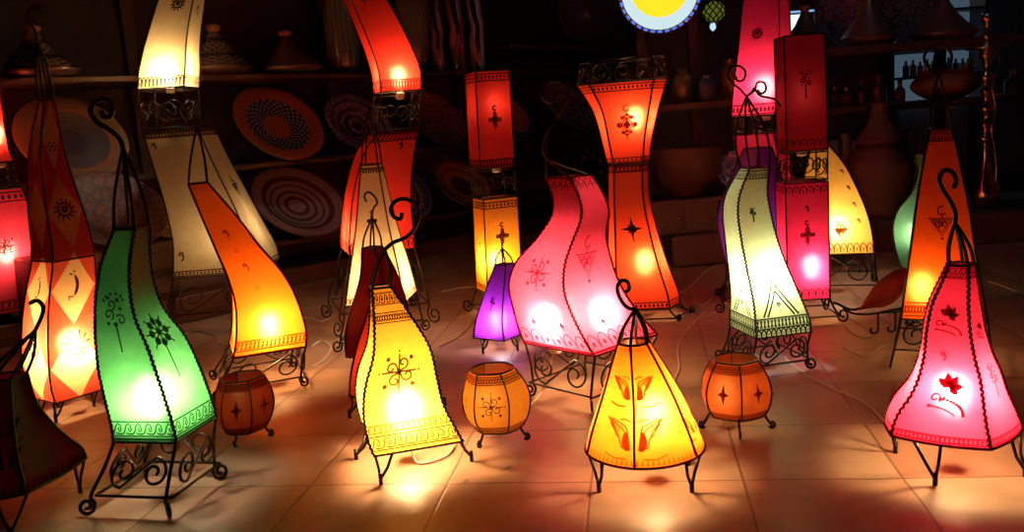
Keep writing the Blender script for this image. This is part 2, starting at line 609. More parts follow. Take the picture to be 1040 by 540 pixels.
def ring(sk, mb, v, r=.004):
    n = len(sk.angs); q = []
    for k in range(n):
        for i in range(8): q.append(sk.P(k, i / 8, v))
    q.append(q[0]); q.append(q[1])
    mb.tube(q, r, 5)


def panel_scroll(mb, A, B, C, D, r=.0035, kind='s', flip=1):
    """fill the quad A(bottom left) B(bottom right) C(top right) D(top left) with ironwork"""
    wd = (B - A).length; ht = (D - A).length
    def mp(x, y):
        u = x / wd + .5; v = y / ht + .5
        return A.lerp(B, u).lerp(D.lerp(C, u), v)
    if kind == 's':
        mb.tube([mp(x, y) for x, y in s_scroll(wd * .94, ht * .94, flip)], r, 5)
    elif kind == 'curls':
        k = max(2, round(wd / ht))
        for i in range(k):
            cx = -wd / 2 + wd * (i + .5) / k; rr = min(ht * .45, wd / k * .46)
            s_ = 1 if i % 2 else -1
            mb.tube([mp(cx + s_ * (x), y) for x, y in spiral(0, 0, rr, rr * .18, -PI / 2, PI * 2.2, 26)], r, 5)
    elif kind == 'rings':
        k = max(2, round(wd / ht * 1.0))
        for i in range(k):
            cx = -wd / 2 + wd * (i + .5) / k; rr = min(ht * .36, wd / k * .42)
            mb.tube([mp(cx + x, y - ht * .05) for x, y in spiral(0, 0, rr, rr, 0, 2 * PI, 16)], r, 5)
            mb.tube([mp(cx + x, y - ht * .05) for x, y in spiral(0, 0, rr * .6, rr * .1, PI, PI * 3.5, 16)], r * .8, 5)


def lamp(name, label, base, segs, rot=0.0, n=4, angs=None, legs=None, hook=None, apex=None, group='painted leather lamps on the tiles',
         bulbs=(), foot_r=1.0, rod=.0038, cage=0.0, lean=(0, 0), hook_r=.006, extra=None, rods_up=None, cord_to=None, foot_px=None, post=None, curl=.024):
    """base = pixel of the ground under the lamp's middle; every row of a segment = (pixel y, left pixel, right pixel)"""
    B = gp(*base); Y = B.y
    az = math.atan2(B.x, Y)                    # line of sight, clockwise from +Y
    root = thing(name, label, 'lamp', (B.x, B.y, 0), group)
    rel = [R(a) for a in (angs if angs else [rot + 360 / n * i for i in range(n)])]
    mx = max(math.cos(a) for a in rel); mn = min(math.cos(a) for a in rel)
    wa = [a - az for a in rel]
    wa = sorted([(a + 4 * PI) % (2 * PI) for a in wa])

    def rows(st):
        out = []
        for (py, xl, xr) in st:
            a = at(xl, py, Y); b = at(xr, py, Y)
            wpx = (b.x - a.x) * math.cos(az)
            r = wpx / (mx - mn)
            cx = a.x - mn * r / math.cos(az)
            z = at((xl + xr) / 2, py, Y).z
            out.append(Vector((cx, Y, z, r)))
        out.sort(key=lambda q: q[2])
        sm = catmull(out, 5) if len(out) > 2 else out
        rw = [[q[0], q[1], q[2], q[3]] for q in sm]
        fixed = [rw[0]]
        for q in rw[1:]:
            if q[2] > fixed[-1][2] + 1e-5: fixed.append(q)
        return fixed

    skins = []
    fr = MB()
    for sg in segs:
        rw = rows(sg['st'])
        sk = Skin(B, az, rw, wa, sg.get('rd', 0.0))
        skins.append((sg, sk))
        if sg['kind'] == 'shade':
            mb = MB(); sk.mesh(mb, 6 if sg.get('rd') else 3, 30)
            far = max(1.0, Y / 2.6); iw = sg.get('iw', .0042) * far
            for m in sg.get('motifs', ()):
                kind, side, u0, v0, size = m[:5]
                ks = front_faces(sk, az)
                fk = ks[side] if side < len(ks) else ks[0]
                sk.draw(mb, fk, u0, v0, size * (1 if kind in ('wings', 'spray', 'crescent') else 1.3), kind, iw, m[5] if len(m) > 5 else 0)
            for b in sg.get('borders', ()): sk.border(mb, *b[:4], max(.0034, b[4] if len(b) > 4 else 0) * far)
            mats = [sg['mat'], ink(sg.get('ink', (.05, .012, .008)))]
            mb.build('shade', mats, root, smooth='sharp' if not sg.get('rd') else True, label=sg.get('label'))
            lc = MB(); rods_along(sk, lc, sg.get('lr', rod), sg.get('lace', True), ks=sg.get('lk'))
            ring(sk, lc, 0.0, rod); ring(sk, lc, 1.0, rod)
            lc.build('lacing', ink(sg['lace_col']) if 'lace_col' in sg else IRON, root)
        else:                                    # open ironwork tier
            mb = MB(); nn = len(wa)
            for k in range(nn):
                A = sk.corner(k, 0); Bc = sk.corner(k + 1, 0); C = sk.corner(k + 1, 1); D = sk.corner(k, 1)
                rods = [sk.corner(k, v / 6) for v in range(7)]
                mb.tube(rods, rod, 6)
                for vv in (0.04, .96): mb.tube([sk.corner(k, vv), sk.corner(k + 1, vv)], rod * .8, 5)
                panel_scroll(mb, A, Bc, C, D, rod * .85, sg.get('style', 's'), -1 if k % 2 else 1)
            mb.build('scroll_tier', IRON, root)
    bot = skins[0][1]; top = skins[-1][1]
    rb = bot.rows[0][3]; zb = bot.rows[0][2]
    c0 = Vector((bot.rows[0][0], bot.rows[0][1], 0))
    FP = c0.lerp(Vector((B.x, B.y, 0)), 1.0)
    # ---- legs
    if legs == 'v':
        for a in [R(q) - az for q in (foot_px or (-115, -20, 75, 165))]:
            mb = MB()
            ft = Vector((FP.x + rb * foot_r * math.cos(a), FP.y + rb * foot_r * math.sin(a), .004))
            for s_ in (-.2, .2):
                t = rim_point(bot, a + s_, .985)
                mb.tube([t, t.lerp(ft, .5) + Vector((math.cos(a), math.sin(a), 0)) * -.004, ft + Vector((0, 0, .012)), ft], rod * 1.15, 6)
            mb.tube([ft + Vector((0, 0, -.003)), ft + Vector((0, 0, .03))], rod * 1.7, 6)
            mb.build('leg', IRON, root)
    elif legs in ('scroll', 'post', 'aframe'):
        nn = len(wa); feet = []; zr = .28 * zb if legs != 'aframe' else .38 * zb
        for k in range(nn):
            a = wa[k]; dirv = Vector((math.cos(a), math.sin(a), 0))
            tp = bot.corner(k, 0)
            fp = Vector((FP.x, FP.y, 0)) + dirv * rb * foot_r
            feet.append(fp)
            mb = MB()
            if legs == 'aframe':
                mb.tube([tp, fp + Vector((0, 0, .002))], rod * 1.25, 6)
            else:
                h = Vector((0, 0, 1)); cr_ = min(curl, zb * (.16 if curl < .025 else .3))
                mid = tp.lerp(fp + h * zr, .5) + dirv * -.0 + h * 0
                path = catmull([tp, mid - dirv * .012, fp - dirv * cr_ * .6 + h * zr, fp - dirv * cr_ * .9 + h * (cr_ * 1.4), fp - dirv * cr_ * .5 + h * .006], 5)
                coil = [fp + dirv * (cr_ * .85 * math.cos(t) * (1 - i * .042)) + h * (.006 + cr_ + cr_ * .97 * math.sin(t) * (1 - i * .042)) for i, t in [(i, -PI * .62 + i * .42) for i in range(19)]]
                mb.tube(path[:-1] + coil, rod * 1.25, 6)
            mb.build('leg', IRON, root)
        st = MB()
        inn = [bot.corner(k, 0).lerp(feet[k] + Vector((0, 0, 0)), 1 - zr / zb if zb else 1) for k in range(nn)]
        inn = [Vector((p.x, p.y, zr)) for p in inn]
        tops = [bot.corner(k, 0) for k in range(nn)]
        for k in range(nn):
            A, Bc = inn[k], inn[(k + 1) % nn]; D, C = tops[k], tops[(k + 1) % nn]
            st.tube([A, Bc], rod, 6)
            if legs == 'scroll': panel_scroll(st, A.lerp(Bc, .05), Bc.lerp(A, .05), C.lerp(D, .05) - Vector((0, 0, (zb - zr) * .12)), D.lerp(C, .05) - Vector((0, 0, (zb - zr) * .12)), rod * 1.05, 's', -1 if post else 1)
            if legs == 'aframe':
                panel_scroll(st, A, Bc, C, D, rod, 's', -1)
        st.build('base_scrollwork', IRON, root)
    elif legs == 'ball':
        for a in [R(q) - az for q in (foot_px or (-150, -90 + 15, -10))]:
            mb = MB(); d = Vector((math.cos(a), math.sin(a), 0)); h = Vector((0, 0, 1))
            t = Vector((FP.x, FP.y, 0)) + d * rb * .9 + h * (zb + .01)
            f = Vector((FP.x, FP.y, 0)) + d * rb * foot_r
            cr_ = .010
            mb.tube(catmull([t, t.lerp(f, .55) + h * .004, f + h * cr_ * 1.2], 4) + [f + d * (cr_ * math.cos(q) - cr_ * .2) * 1.0 + h * (.005 + cr_ + cr_ * math.sin(q)) for q in [(-PI * .75 + i * .5) for i in range(9)]], rod * 1.25, 6)
            mb.build('leg', IRON, root)
    # ---- finial
    if apex:
        mb = MB()
        A = at(*apex, Y)
        for k in range(len(wa)):
            p = top.corner(k, 1); d = Vector((math.cos(wa[k]), math.sin(wa[k]), 0))
            if cage: pts = [p] + [p.lerp(A, t) + d * cage * math.sin(PI * t) for t in (.15, .3, .45, .6, .75, .9)] + [A]
            else: pts = [p, p.lerp(A, .35) + d * .008, p.lerp(A, .7) + d * .006, A]
            if rods_up: pts = [p] + [at(x, y, Y + (p.y - Y) * .5) for x, y in rods_up] + [A]
            mb.tube(catmull(pts, 4), rod * 1.15, 6)
        if hook:
            for hk in (hook if isinstance(hook[0], list) else [hook]):
                mb.tube(catmull([A] + [at(x, y, Y) for x, y in hk], 5), hook_r, 7)
        mb.build('top_hook', IRON, root)
    # ---- light bulb, socket
    for i, bl in enumerate(bulbs):
        (bx, by), pw, bc = bl[0], bl[1], bl[2]
        p = at(bx, by, Y)
        if len(bl) > 3: p = p + Vector((-math.sin(az), -math.cos(az), 0)) * bl[3]
        br = .028
        prof = [(.0125, -.052), (.013, -.034), (.019, -.018), (.026, -.004), (br, .010), (.023, .024), (.013, .034), (.0005, .037)]
        mb = MB(); mb.lathe(prof, Matrix.Translation(p), 10)
        bulb_o = mb.build('bulb', emit('bulb_glow', bc, pw * BULB), root)
        mb = MB()
        own = [sk for sg, sk in skins if sg['kind'] == 'shade' and sk.rows[0][2] - .06 <= p.z <= sk.rows[-1][2] + .02]
        zb_ = (own[-1].rows[0][2] - p.z) if own else -.1
        zb_ = min(zb_, -.085)
        mb.lathe([(.007, zb_ - .03), (.021, zb_ - .026), (.024, zb_ - .004), (.019, zb_ + .004), (.015, zb_ + .012), (.0145, -.056), (.011, -.05)], Matrix.Translation(p), 14)
        bulb_o.parent = mb.build('socket', SOCK, root, smooth='sharp')
        mb = MB()
        # the stirrup that carries the socket
        lower = skins[0][1] if i == 0 else None
        s0 = p + Vector((0, 0, zb_ + .004))
        seg = [sk for sg, sk in skins if sk.rows[0][2] - .06 <= p.z <= sk.rows[-1][2] + .02]
        if seg:
            sk = seg[-1]
            for k in (0, len(wa) // 2):
                c = sk.corner(k, 0)
                mb.tube([c, c.lerp(s0, .5), s0], rod * .8, 5)
            mb.build('socket_bracket', IRON, root)
        if cord_to and i == 0:
            mb = MB()
            g = [gp(*q, .006) for q in cord_to]
            s1 = Vector((s0.x, s0.y, s0.z))
            mb.tube(catmull([s1, s1.lerp(g[0], .5) + Vector((0, 0, -.02)), g[0]] + g[1:], 6), .0034, 6)
            mb.build('cord', CORD, root)
    if extra: extra(root, skins, B, az, wa)
    return root, skins, B


def rim_point(sk, a, f=1.0):
    x, y, z, r = sk.row(0.0); n = len(sk.angs)
    for k in range(n):
        a0 = sk.angs[k]; a1 = sk.angs[(k + 1) % n]
        if a1 < a0: a1 += 2 * PI
        q = (a - a0) % (2 * PI)
        if q <= a1 - a0:
            # same direction on the chord
            p = sk.P(k, q / (a1 - a0), 0.0)
            return Vector((x + (p.x - x) * f, y + (p.y - y) * f, z))
    return Vector((x, y, z))


def front_faces(sk, az):
    """faces turned to the viewer, left to right"""
    n = len(sk.angs); out = []
    for k in range(n):
        c = sk.P(k, .5, .3); x, y, z, r = sk.row(.3)
        d = Vector((c.x - x, c.y - y)); view = Vector((-math.sin(az), -math.cos(az)))
        if d.dot(view) > 0.02 * r:
            right = Vector((math.cos(az), -math.sin(az)))
            out.append((d.dot(right), k))
    return [k for _, k in sorted(out)]

# ================================================================== THE SETTING
def floor_material():
    m, nt, out = nmat('stone_tiles'); L = nt.links.new
    S = .408; ang = R(-8.65); ox, oy = .175, 2.272
    tc = N(nt, 'ShaderNodeTexCoord')
    wn = N(nt, 'ShaderNodeTexNoise'); wn.inputs['Scale'].default_value = 3.5; wn.inputs['Detail'].default_value = 5
    L(tc.outputs['Object'], wn.inputs['Vector'])
    wo = N(nt, 'ShaderNodeVectorMath', operation='MULTIPLY_ADD'); wo.inputs[1].default_value = (.016, .016, 0); L(wn.outputs['Color'], wo.inputs[0]); L(tc.outputs['Object'], wo.inputs[2])
    mp = N(nt, 'ShaderNodeMapping', vector_type='TEXTURE')
    mp.inputs['Location'].default_value = (ox + .008, oy + .008, 0); mp.inputs['Rotation'].default_value = (0, 0, ang); mp.inputs['Scale'].default_value = (S, S, 1)
    L(wo.outputs[0], mp.inputs[0])
    fl = N(nt, 'ShaderNodeVectorMath', operation='FLOOR'); L(mp.outputs[0], fl.inputs[0])
    fr_ = N(nt, 'ShaderNodeVectorMath', operation='FRACTION'); L(mp.outputs[0], fr_.inputs[0])
    sub = N(nt, 'ShaderNodeVectorMath', operation='SUBTRACT'); sub.inputs[1].default_value = (.5, .5, 0); L(fr_.outputs[0], sub.inputs[0])
    ab = N(nt, 'ShaderNodeVectorMath', operation='ABSOLUTE'); L(sub.outputs[0], ab.inputs[0])
    sx = N(nt, 'ShaderNodeSeparateXYZ'); L(ab.outputs[0], sx.inputs[0])
    mxx = N(nt, 'ShaderNodeMath', operation='MAXIMUM'); L(sx.outputs[0], mxx.inputs[0]); L(sx.outputs[1], mxx.inputs[1])
    jt = N(nt, 'ShaderNodeMapRange', interpolation_type='SMOOTHSTEP'); jt.inputs[1].default_value = .487; jt.inputs[2].default_value = .497
    L(mxx.outputs[0], jt.inputs[0])
    wh = N(nt, 'ShaderNodeTexWhiteNoise', noise_dimensions='2D'); L(fl.outputs[0], wh.inputs['Vector'])
    r1 = N(nt, 'ShaderNodeValToRGB')
    e = r1.color_ramp.elements; e[0].position = 0; e[0].color = (.36, .19, .13, 1); e[1].position = 1; e[1].color = (.42, .28, .2, 1)
    e2 = r1.color_ramp.elements.new(.5); e2.color = (.39, .22, .15, 1)
    L(wh.outputs[0], r1.inputs[0])
    n2 = N(nt, 'ShaderNodeTexNoise'); n2.inputs['Scale'].default_value = 5; n2.inputs['Detail'].default_value = 8; n2.inputs['Roughness'].default_value = .65
    L(tc.outputs['Object'], n2.inputs['Vector'])
    mr = N(nt, 'ShaderNodeMapRange'); mr.inputs[1].default_value = .3; mr.inputs[2].default_value = .7; mr.inputs[3].default_value = .72; mr.inputs[4].default_value = 1.12; L(n2.outputs[0], mr.inputs[0])
    mu = N(nt, 'ShaderNodeMixRGB', blend_type='MULTIPLY'); mu.inputs[0].default_value = 1; L(r1.outputs[0], mu.inputs[1]); L(mr.outputs[0], mu.inputs[2])
    # dark spots of old dirt
    vo = N(nt, 'ShaderNodeTexNoise'); vo.inputs['Scale'].default_value = 13; vo.inputs['Detail'].default_value = 3; L(tc.outputs['Object'], vo.inputs['Vector'])
    sp = N(nt, 'ShaderNodeMapRange'); sp.inputs[1].default_value = .70; sp.inputs[2].default_value = .75; L(vo.outputs[0], sp.inputs[0])
    ms = N(nt, 'ShaderNodeMixRGB'); ms.inputs[2].default_value = (.12, .09, .07, 1); L(sp.outputs[0], ms.inputs[0]); L(mu.outputs[0], ms.inputs[1])
    mj = N(nt, 'ShaderNodeMixRGB'); mj.inputs[2].default_value = (.16, .09, .06, 1); L(jt.outputs[0], mj.inputs[0]); L(ms.outputs[0], mj.inputs[1])
    b = N(nt, 'ShaderNodeBsdfPrincipled'); b.inputs['Roughness'].default_value = .42; b.inputs['Specular IOR Level'].default_value = .45
    L(mj.outputs[0], b.inputs['Base Color'])
    rr = N(nt, 'ShaderNodeMapRange'); rr.inputs[3].default_value = .32; rr.inputs[4].default_value = .6; L(n2.outputs[0], rr.inputs[0]); L(rr.outputs[0], b.inputs['Roughness'])
    h = N(nt, 'ShaderNodeMath', operation='SUBTRACT'); L(n2.outputs[0], h.inputs[0]); L(jt.outputs[0], h.inputs[1])
    bp = N(nt, 'ShaderNodeBump'); bp.inputs['Strength'].default_value = .35; bp.inputs['Distance'].default_value = .006; L(h.outputs[0], bp.inputs['Height']); L(bp.outputs[0], b.inputs['Normal'])
    L(b.outputs[0], out.inputs[0])
    return m


mb = MB(); mb.box((0, 4.2, -.05), (9, 11, .1)); struct(mb.build('floor', floor_material(), smooth=False))
PLASTER = simple('old_plaster', (.16, .12, .12), .85, 0, .3, 4, .3)
mb = MB(); mb.box((0, 9.65, 1.6), (9, .1, 3.4)); struct(mb.build('wall_back', PLASTER, smooth=False))
mb = MB(); mb.box((-4.45, 4.2, 1.6), (.1, 11, 3.4)); struct(mb.build('wall_left', PLASTER, smooth=False))
mb = MB(); mb.box((4.45, 4.2, 1.6), (.1, 11, 3.4)); struct(mb.build('wall_right', PLASTER, smooth=False))

def light_stop(sk, root):
    """added unseen disc halfway up, blocks the light so the skin above stays dark"""
    mb = MB(); n = len(sk.angs)
    mb.v += [sk.corner(k, .474, -.003) for k in range(n)]; mb.v += [sk.corner(k, .477, -.003) for k in range(n)]
    mb.face(list(range(n))[::-1]); mb.face(list(range(n, 2 * n)))
    for k in range(n): mb.face((k, (k + 1) % n, (k + 1) % n + n, k + n))
    mb.build('added_light_stop', leather('light_stop_skin', (.25, .05, .02), thin=.02), root, smooth=False)  # added only to block light, hidden inside the shade


def tri_border(sk, root, az):
    """the painted triangles above the hem of the pale green lamp"""
    mb = MB()
    for k in front_faces(sk, az):
        for w_, a in ((.34, .33), (.26, .27)):
            sk.ribbon(mb, k, [(.5 - w_ + w_ * i / 8, .12 + (a - .12) * i / 8) for i in range(9)], .007, 0)
            sk.ribbon(mb, k, [(.5 + w_ * i / 8, a + (.12 - a) * i / 8) for i in range(9)], .007, 0)
        sk.draw(mb, k, .5, .19, .014, 'flower', .002)
        mb.m = [0] * len(mb.m)
        sk.ribbon(mb, k, [(.5, .33), (.5, .34), (.5, .355), (.5, .37)], .003, 0)
    mb.m = [0] * len(mb.f)
    mb.build('painted_triangles', ink((.018, .02, .006)), root)


# ================================================================== THE LAMPS
WARM = (1, .62, .26); WARM2 = (1, .55, .2); COOL = (.75, .9, 1.0); NEUT = (1, .78, .5)
G_TALL = 'tall two-tier leather floor lamps'; G_TABLE = 'painted leather lamps on the tiles'; G_BALL = 'small round leather lanterns'

yellow = leather('yellow_skin', (.95, .50, .06), (.9, .42, .045))
# ---- green lamp on a scrolled stand, left
lamp('leather_lamp', 'tall green curved leather lamp on a square scrolled iron stand with big spiral top', (160, 505),
     [dict(kind='shade', mat=leather('green_skin', (.08, .28, .075), (.045, .20, .055), thin=.11), lace=True, iw=.005, ink=(.01, .03, .015),
           st=[(436, 115, 223), (420, 113, 219), (400, 108, 212), (370, 101, 200), (345, 98, 187), (320, 97, 168), (295, 98, 158), (265, 103, 153), (231, 116, 153)],
           borders=[(.03, .10, 'waves', .034, .0045), (.015, .0, 'line', .03, .004)], motifs=[('stem', 0, .5, .60, .046), ('flower', 1, .45, .50, .046)])],
     rot=7, legs='scroll', foot_r=1.32, apex=(125, 150), hook=[(121, 140), (109, 130), (98, 123), (92, 112), (97, 103), (107, 101), (114, 107), (113, 117), (106, 119), (103, 112)],
     bulbs=[((157, 398), 92, (1, .95, .62), .015)], rod=.0045, hook_r=.007)
# ---- patchwork lamp
lamp('leather_lamp', 'tall lamp of red and cream diamond patchwork leather behind the green lamp', (66, 420),
     [dict(kind='shade', mat=leather('patchwork_skin', (.85, .10, .05), (.7, .07, .04), patch=((.95, .62, .28), 3.85, .05)), lace=False,
           st=[(399, 31, 107), (385, 25, 106), (355, 22, 104), (320, 23, 101), (290, 27, 98), (258, 33, 96), (225, 30, 88), (190, 28, 76), (150, 30, 64), (102, 40, 55)],
           borders=[(.475, .475, 'line', .03, .003)],
           motifs=[('crescent', 1, .5, .385, .052), ('sun', 1, .5, .18, .05), ('sun', 1, .5, .64, .036), ('crescent', 0, .5, .385, .04), ('sun', 0, .5, .18, .035), ('dots', 1, .5, .85, .02), ('star', 1, .5, .03, .03)])],
     rot=-20, legs='v', foot_r=.8, foot_px=(-108, 10, 100, 200), apex=(38, 42), hook=[(35, 30), (28, 20), (30, 10), (38, 8), (42, 15), (38, 21)], bulbs=[((70, 348), 150, WARM, .0)], hook_r=.005, extra=lambda root, sk, B, az, wa: light_stop(sk[0][1], root))
# ---- dark red cone, bottom left corner
lamp('leather_lamp', 'unlit dark red flared leather lamp cut off by the left edge in front', (4, 522),
     [dict(kind='shade', mat=leather('dark_red_skin', (.30, .02, .035), (.2, .012, .03), thin=.02, gloss=.003), rd=.35, lace=False, ink=(.02, .005, .005), iw=.004,
           st=[(482, -86, 93), (470, -80, 88), (458, -68, 74), (440, -50, 57), (414, -28, 38), (382, -17, 28)],
           borders=[(.02, .10, 'teeth', .02, .003)], motifs=[('wings', 1, .75, .55, .045), ('wings', 1, .8, .3, .045)])],
     angs=[-80, -10, 50, 110, 170, 225], legs='v', foot_r=.95, foot_px=(-88, 2, 92, 182), apex=(36, 335), hook=[(42, 322), (44, 312), (38, 305), (30, 308)], hook_r=.006)
# ---- left edge, pink
lamp('floor_lamp', 'pink two-tier leather lamp cut off by the left edge of the picture', (-4, 352),
     [dict(kind='shade', mat=leather('pink_red_skin', (.92, .06, .18), (.85, .045, .14)), st=[(317, -32, 25), (287, -36, 27), (256, -40, 32), (225, -41, 33), (192, -30, 22)],
           borders=[(.03, .10, 'hatch', .03, .003), (.9, .97, 'dots', .03, .003)], motifs=[('rosette', 1, .5, .55, .04)]),
      dict(kind='iron', style='curls', st=[(190, -30, 21), (165, -28, 14)]),
      dict(kind='shade', mat=leather('red_skin_1', (.9, 0.036, 0.035)), st=[(165, -28, 14), (150, -26, 8), (110, -20, 2), (60, -10, 0)])],
     rot=-30, legs='post', foot_r=1.1, bulbs=[((5, 255), 60, WARM2), ((-4, 135), 60, WARM2)])
# ---- cream two-tier
cream = leather('cream_skin', (.86, .60, .28), (.78, .5, .2))
lamp('floor_lamp', 'tall cream two-tier leather lamp with iron scroll band, brightest near its upper rim', (226, 322),
     [dict(kind='shade', mat=cream, st=[(272, 177, 288), (255, 177, 283), (235, 176, 272), (200, 168, 253), (165, 157, 234), (132, 147, 218)],
           borders=[(.01, .04, 'dots', .02, .003), (.955, .99, 'hatch', .015, .002)], motifs=[('cone', 1, .55, .56, .045), ('curl', 0, .12, .9, .02), ('curl', 0, .1, .14, .03), ('dots', 0, .5, .5, .012)]),
      dict(kind='iron', style='rings', st=[(131, 145, 205), (90, 141, 202)]),
      dict(kind='shade', mat=cream, st=[(90, 141, 202), (70, 143, 203), (40, 150, 203), (0, 162, 208), (-50, 180, 215), (-110, 196, 214)],
           borders=[(.01, .06, 'scallop', .02, .0025)], motifs=[('sun', 0, .6, .43, .035), ('curl', 1, .5, .4, .03)])],
     rot=27, legs='scroll', foot_r=1.05, bulbs=[((171, 74), 90, NEUT, .05), ((232, 240), 26, NEUT)])  # lower bulb is added to brighten the lower tier
# ---- orange curved
lamp('leather_lamp', 'orange curved leather lamp leaning left, in front of the cream two-tier lamp', (262, 390),
     [dict(kind='shade', mat=leather('orange_skin', (.95, .20, .015), (.9, .15, .01)), lace=False, lr=.0045, lace_col=(.12, .01, .01), ink=(.14, .02, .01),
           st=[(350, 233, 309), (332, 236, 309), (303, 236, 300), (278, 230, 287), (250, 218, 263), (222, 206, 242), (186, 191, 211)],
           borders=[(.03, .085, 'hatch', .016, .003), (.0, 0, 'line', .02, .003)], motifs=[('curl', 1, .42, .70, .018), ('dots', 1, .42, .6, .01), ('curl', 1, .42, .5, .018), ('dots', 1, .42, .38, .01)])],
     rot=-42, legs='scroll', foot_r=1.22, apex=(200, 128), hook=[(200, 122), (198, 119)], bulbs=[((273, 328), 190, WARM2, .03)], hook_r=.004)
# ---- small round one, left
def ball(label, base, top, body, bot, c, bulb, rot, feet, mo):
    xl, xr, yt = top; bl, br, ym = body; ll, lr_, yb = bot
    a = [-90 + rot + 60 * i for i in range(6)]
    return lamp('round_lantern', label, base,
         [dict(kind='shade', mat=c, lace=False, rd=.55, iw=.0028, lr=.0028, ink=(.12, .02, .01),
               st=[(yb, ll, lr_), (yb - (yb - ym) * .45, ll + (bl - ll) * .75, lr_ + (br - lr_) * .75), (ym, bl, br), (ym - (ym - yt) * .5, bl + (xl - bl) * .3, br + (xr - br) * .3), (yt, xl, xr)],
               borders=[(.04, .13, 'rope', .016, .0026), (.84, .95, 'rope', .016, .0026)], motifs=mo)],
         angs=a, legs='ball', foot_r=1.25, foot_px=feet, group=G_BALL, bulbs=bulb, rod=.0035)
ball('small round dark orange leather lantern beside the green lamp', (250, 445), (224, 268, 382), (218, 278, 408), (228, 270, 434), leather('ball_orange_dark', (.5, .07, .012), (.38, .045, .01), thin=.05), [((243, 404), 1.3, WARM)], 12, (-115, -20, 100),
     [('star', 0, .5, .5, .03), ('star', 1, .5, .5, .03), ('star', 2, .5, .5, .03)])
ball('small round yellow leather lantern between the yellow curved lamp and the yellow cone lamp', (507, 445), (477, 522, 374), (470, 538, 405), (482, 531, 432), leather('ball_yellow', (.88, .40, .04), (.8, .3, .03), thin=.05), [((497, 404), 6, WARM)], 20, (-130, -25, 80),
     [('rosette', 1, .5, .5, .032), ('curl', 0, .5, .5, .02)])
ball('small round orange leather lantern in front of the pale green lamp', (748, 433), (725, 769, 364), (713, 782, 393), (722, 776, 418), leather('ball_orange', (.7, .14, .02), (.42, .06, .012), thin=.05), [((737, 396), 8, WARM)], 8, (-165, -85, -10),
     [('star', 0, .5, .5, .026), ('star', 1, .5, .5, .026), ('star', 2, .5, .5, .026)])
# ---- red two-tier, left of the middle
red = leather('red_skin', (.90, 0.042, 0.035), (.82, .05, .04))
lamp('floor_lamp', 'tall red two-tier leather lamp with iron band rising behind the narrow cream lamp', (385, 326),
     [dict(kind='shade', mat=red, lace=False, st=[(252, 346, 420), (240, 345, 419), (195, 350, 416), (155, 361, 420), (134, 376, 424)],
           borders=[(.02, .1, 'scallop', .03, .003), (.93, .99, 'hatch', .02, .003)], motifs=[('stem', 1, .35, .55, .05), ('curl', 1, .7, .88, .02)]),
      dict(kind='iron', style='curls', st=[(133, 377, 424), (95, 380, 427)]),
      dict(kind='shade', mat=red, lace=False, st=[(93, 380, 427), (70, 377, 425), (35, 365, 410), (0, 350, 391), (-40, 330, 366), (-90, 312, 338)],
           borders=[(.01, .06, 'hatch', .015, .003)], motifs=[('cone', 1, .35, .52, .03)])],
     rot=-36, legs='scroll', curl=.042, foot_r=1.5, bulbs=[((404, 78), 75, WARM2, .03), ((368, 238), 60, WARM2)])
# ---- narrow cream
lamp('leather_lamp', 'narrow cream leather pyramid lamp in front of the red two-tier lamp', (390, 347),
     [dict(kind='shade', mat=leather('cream_skin_2', (.88, .60, .27), (.8, .5, .22)), lace=False, lace_col=(.1, .03, .01),
           st=[(303, 351, 425), (270, 356, 416), (225, 362, 402), (167, 367, 388)],
           borders=[(.01, .05, 'scallop', .02, .0025), (.94, .98, 'scallop', .012, .002)], motifs=[('diamond', 0, .5, .6, .02), ('star', 0, .2, .12, .02)])],
     rot=30, legs='post', curl=.03, foot_r=1.25, apex=(374, 110), hook=[(371, 104), (364, 103), (362, 110), (368, 115), (378, 112), (386, 104), (383, 97), (377, 99)], bulbs=[((385, 285), 90, NEUT)], hook_r=.004)
# ---- maroon
lamp('leather_lamp', 'unlit maroon curved leather lamp with two iron curls between cream and yellow lamps', (388, 369),
     [dict(kind='shade', mat=leather('maroon_skin', (.38, .03, .06), (.28, .02, .07), thin=.03, gloss=.005), lace=False, st=[(357, 352, 424), (335, 351, 418), (310, 357, 413), (280, 366, 403), (251, 368, 388)], motifs=[('flower', 0, .5, .25, .02)])],
     rot=10, legs='v', foot_r=.75, apex=(378, 221), hook=[(379, 212), (383, 206), (380, 199), (374, 195), (370, 199), (372, 205)], hook_r=.0045)
# ---- red one behind the yellow
lamp('leather_lamp', 'red curved leather lamp almost hidden behind the bright yellow curved lamp', (404, 418),
     [dict(kind='shade', mat=leather('red_skin_3', (.85, 0.060, 0.035), (.8, .07, .04)), lace=False, lace_col=(.05, .01, .01), st=[(398, 355, 440), (375, 357, 432), (345, 364, 424), (325, 371, 414), (305, 377, 400)])],
     rot=-5, legs='v', foot_r=1.15, foot_px=(-178, -90, 0, 90), bulbs=[((397, 372), 14, WARM2)])
